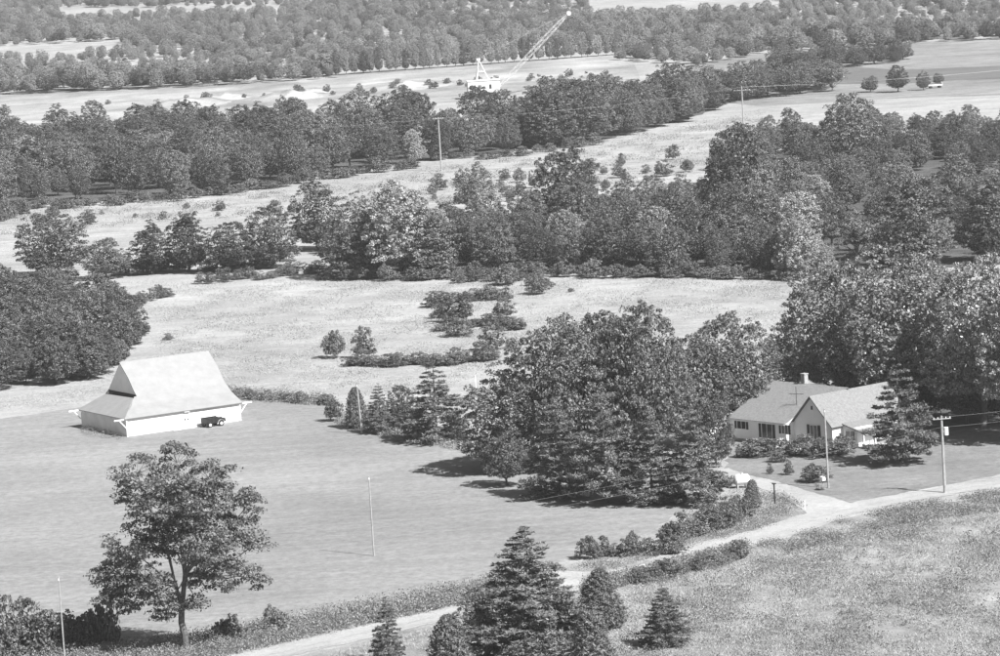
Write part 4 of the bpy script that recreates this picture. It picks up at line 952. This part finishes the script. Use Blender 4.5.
# ------------------------------------------------------------------ weeds and grass tufts: uncountable
def tufts(name, label, pts, n, h, hv, mat, blades=7, width=.06, spread=.35, clump=0.0, holes=(), lean=.5, leafy=False):
    """blades standing in tufts over an area of the land (dense near the given points)."""
    poly = gpoly(pts); hs = [gpoly(q) for q in holes]; xs = [p[0] for p in poly]; ys = [p[1] for p in poly]; B = []
    ph = np.random.default_rng(len(name)).random(6) * 9
    while len(B) < n:
        p = (random.uniform(min(xs), max(xs)), random.uniform(min(ys), max(ys)))
        if not inpoly(p, poly) or any(inpoly(p, q) for q in hs): continue
        if clump:
            v = math.sin(p[0] * .31 + ph[0]) * math.sin(p[1] * .17 + ph[1]) + math.sin(p[0] * .83 + ph[2] + p[1] * .2) * math.sin(p[1] * .41 + ph[3]) * .8
            if v < clump * random.uniform(.2, 1.6) - .6: continue
        B.append(p)
    B = np.array(B); k = n * blades
    if leafy:
        b = np.repeat(B, blades, 0); th = np.repeat(h * RNG.uniform(1 - hv, 1 + hv, n), blades)
        z = th * RNG.random(k) ** .8; r = spread * (.5 + .5 * np.sin(np.pi * np.clip(z / th, 0, 1)))
        C = np.concatenate([b + RNG.normal(size=(k, 2)) * r[:, None] * .5, z[:, None]], 1)
        V = leaves(C, rdir(k) + np.array([0, 0, .6]), width * RNG.uniform(.6, 1.5, k), .5, rdir(k) + np.array([0, 0, .5]))
        o = link(name, np_mesh(name, V, 4, mat)); o['kind'] = 'stuff'; tag(o, label, 'weeds'); return
    b = np.repeat(B, blades, 0); th = np.repeat(h * RNG.uniform(1 - hv, 1 + hv, n), blades)
    off = RNG.normal(size=(k, 2)) * spread * .5; hh = th * RNG.uniform(.55, 1.1, k)
    root = np.concatenate([b + off, np.zeros((k, 1))], 1); ld = RNG.normal(size=(k, 2)) * lean
    tip = root + np.concatenate([ld * hh[:, None] + off * .5, hh[:, None]], 1); mid = (root + tip) / 2
    a = RNG.random(k) * 6.283; sd = np.stack([np.cos(a), np.sin(a), np.zeros(k)], 1) * (width * RNG.uniform(.6, 1.5, k))[:, None]
    V = np.stack([root, mid + sd, tip, mid - sd], 1).reshape(-1, 3)
    o = link(name, np_mesh(name, V, 4, mat)); o['kind'] = 'stuff'; tag(o, label, 'grass')
tufts('weeds', 'tall weeds along the lawn side of the gravel road', [(-30, 668), (60, 660), (120, 652), (200, 640), (290, 624), (380, 606), (470, 588), (520, 578), (520, 592), (470, 603), (430, 612), (300, 640), (240, 654), (150, 676), (-30, 700)], 7000, .95, .6, 'weed', 16, .085, .75, leafy=True)
tufts('weeds', 'weeds on the verge between lawn, driveway and track', [(560, 572), (640, 548), (690, 515), (735, 490), (770, 489), (808, 508), (790, 520), (720, 540), (640, 562), (590, 576)], 2000, .4, .7, 'weed', 10, .07, .8, clump=1.0, leafy=True)
tufts('weeds', 'rank weeds along the near edge of the road', [(1040, 486), (900, 508), (830, 523), (760, 545), (700, 562), (640, 578), (640, 590), (760, 560), (900, 525), (1040, 505)], 4200, .45, .7, 'weed', 12, .07, .8, clump=.5, leafy=True)
tufts('rough_grass', 'rough tufted grass over the lower right meadow', [(1040, 492), (900, 512), (760, 550), (640, 582), (460, 622), (330, 656), (330, 690), (1040, 690)], 42000, .22, .6, 'drygrass', 5, .02, .5, clump=.2)
tufts('dark_weeds', 'darker weed patches over the lower right meadow', [(1040, 500), (900, 520), (760, 560), (640, 600), (600, 680), (1040, 690)], 5200, .48, .8, 'weed', 12, .08, .9, clump=1.0, leafy=True)
tufts('meadow_grass', 'dry tufted grass over the wide meadow behind the barn', [(-40, 415), (70, 404), (140, 394), (240, 386), (335, 398), (470, 390), (500, 360), (640, 320), (800, 340), (860, 279), (330, 278), (60, 284), (130, 300), (160, 330), (150, 362), (60, 392), (-40, 398)], 22000, .2, .6, 'drygrass', 4, .03, 1.0, clump=.3)
tufts('meadow_weeds', 'darker weeds sprinkled over the wide meadow', [(150, 400), (335, 402), (480, 390), (500, 350), (640, 320), (800, 320), (800, 280), (330, 280), (200, 290), (170, 310), (150, 360)], 2200, .3, .7, 'weed', 9, .085, 1.2, clump=1.0, leafy=True)
tufts('tall_weeds', 'tall dark weeds standing here and there in the lower right meadow', [(1040, 500), (900, 520), (760, 560), (640, 600), (600, 680), (1040, 690)], 420, .9, .5, 'shrub', 26, .085, .55, leafy=True)
tufts('edge_weeds', 'ragged weeds along the lawn edge behind the barn', [(215, 398), (262, 402), (335, 407), (335, 400), (262, 394), (215, 390)], 900, .8, .6, 'weed', 12, .09, .8, leafy=True)
tufts('road_weeds', 'rank leafy weeds hanging over the near edge of the road', [(585, 587), (640, 575), (700, 560), (745, 547), (748, 552), (700, 567), (640, 583), (588, 595)], 2600, .85, .5, 'weed', 16, .085, .7, leafy=True)
tufts('field_weeds', 'weeds and low brush scattered over the pale hay strips', [(-60, 240), (60, 232), (200, 222), (300, 214), (420, 205), (560, 200), (700, 172), (770, 140), (760, 112), (640, 134), (500, 158), (420, 170), (300, 188), (60, 210), (-60, 218)], 2400, .6, .6, 'weed', 18, .12, 1.8, clump=1.0, leafy=True)
tufts('barn_weeds', 'weeds at the foot of the barn end wall', [(78, 428), (84, 436), (100, 438), (124, 441), (122, 436), (96, 428)], 220, .45, .5, 'weed', 12, .05, .3, leafy=True)
tufts('yard_weeds', 'weeds under the small pines along the lawn edge', [(335, 424), (400, 442), (470, 452), (470, 438), (400, 425), (345, 412)], 1300, .5, .5, 'weed', 12, .08, .6, leafy=True)

# ------------------------------------------------------------------ summer haze
hz = MB(); hz.box(-3500, 3500, -60, 5200, -1.0, 78.0)
me = bpy.data.meshes.new('haze'); me.from_pydata(hz.v, [], hz.f); me.update()
hm, n_, l_ = _mat('haze_air'); ho = N(n_, 'ShaderNodeOutputMaterial'); pv = N(n_, 'ShaderNodeVolumePrincipled')
pv.inputs['Color'].default_value = grey(.95); pv.inputs['Density'].default_value = 0.00009; pv.inputs['Anisotropy'].default_value = 0.2
l_.new(pv.outputs[0], ho.inputs['Volume']); me.materials.append(hm)
hzo = link('haze', me); hzo['kind'] = 'stuff'; tag(hzo, 'thin pale summer haze over the whole land', 'haze')
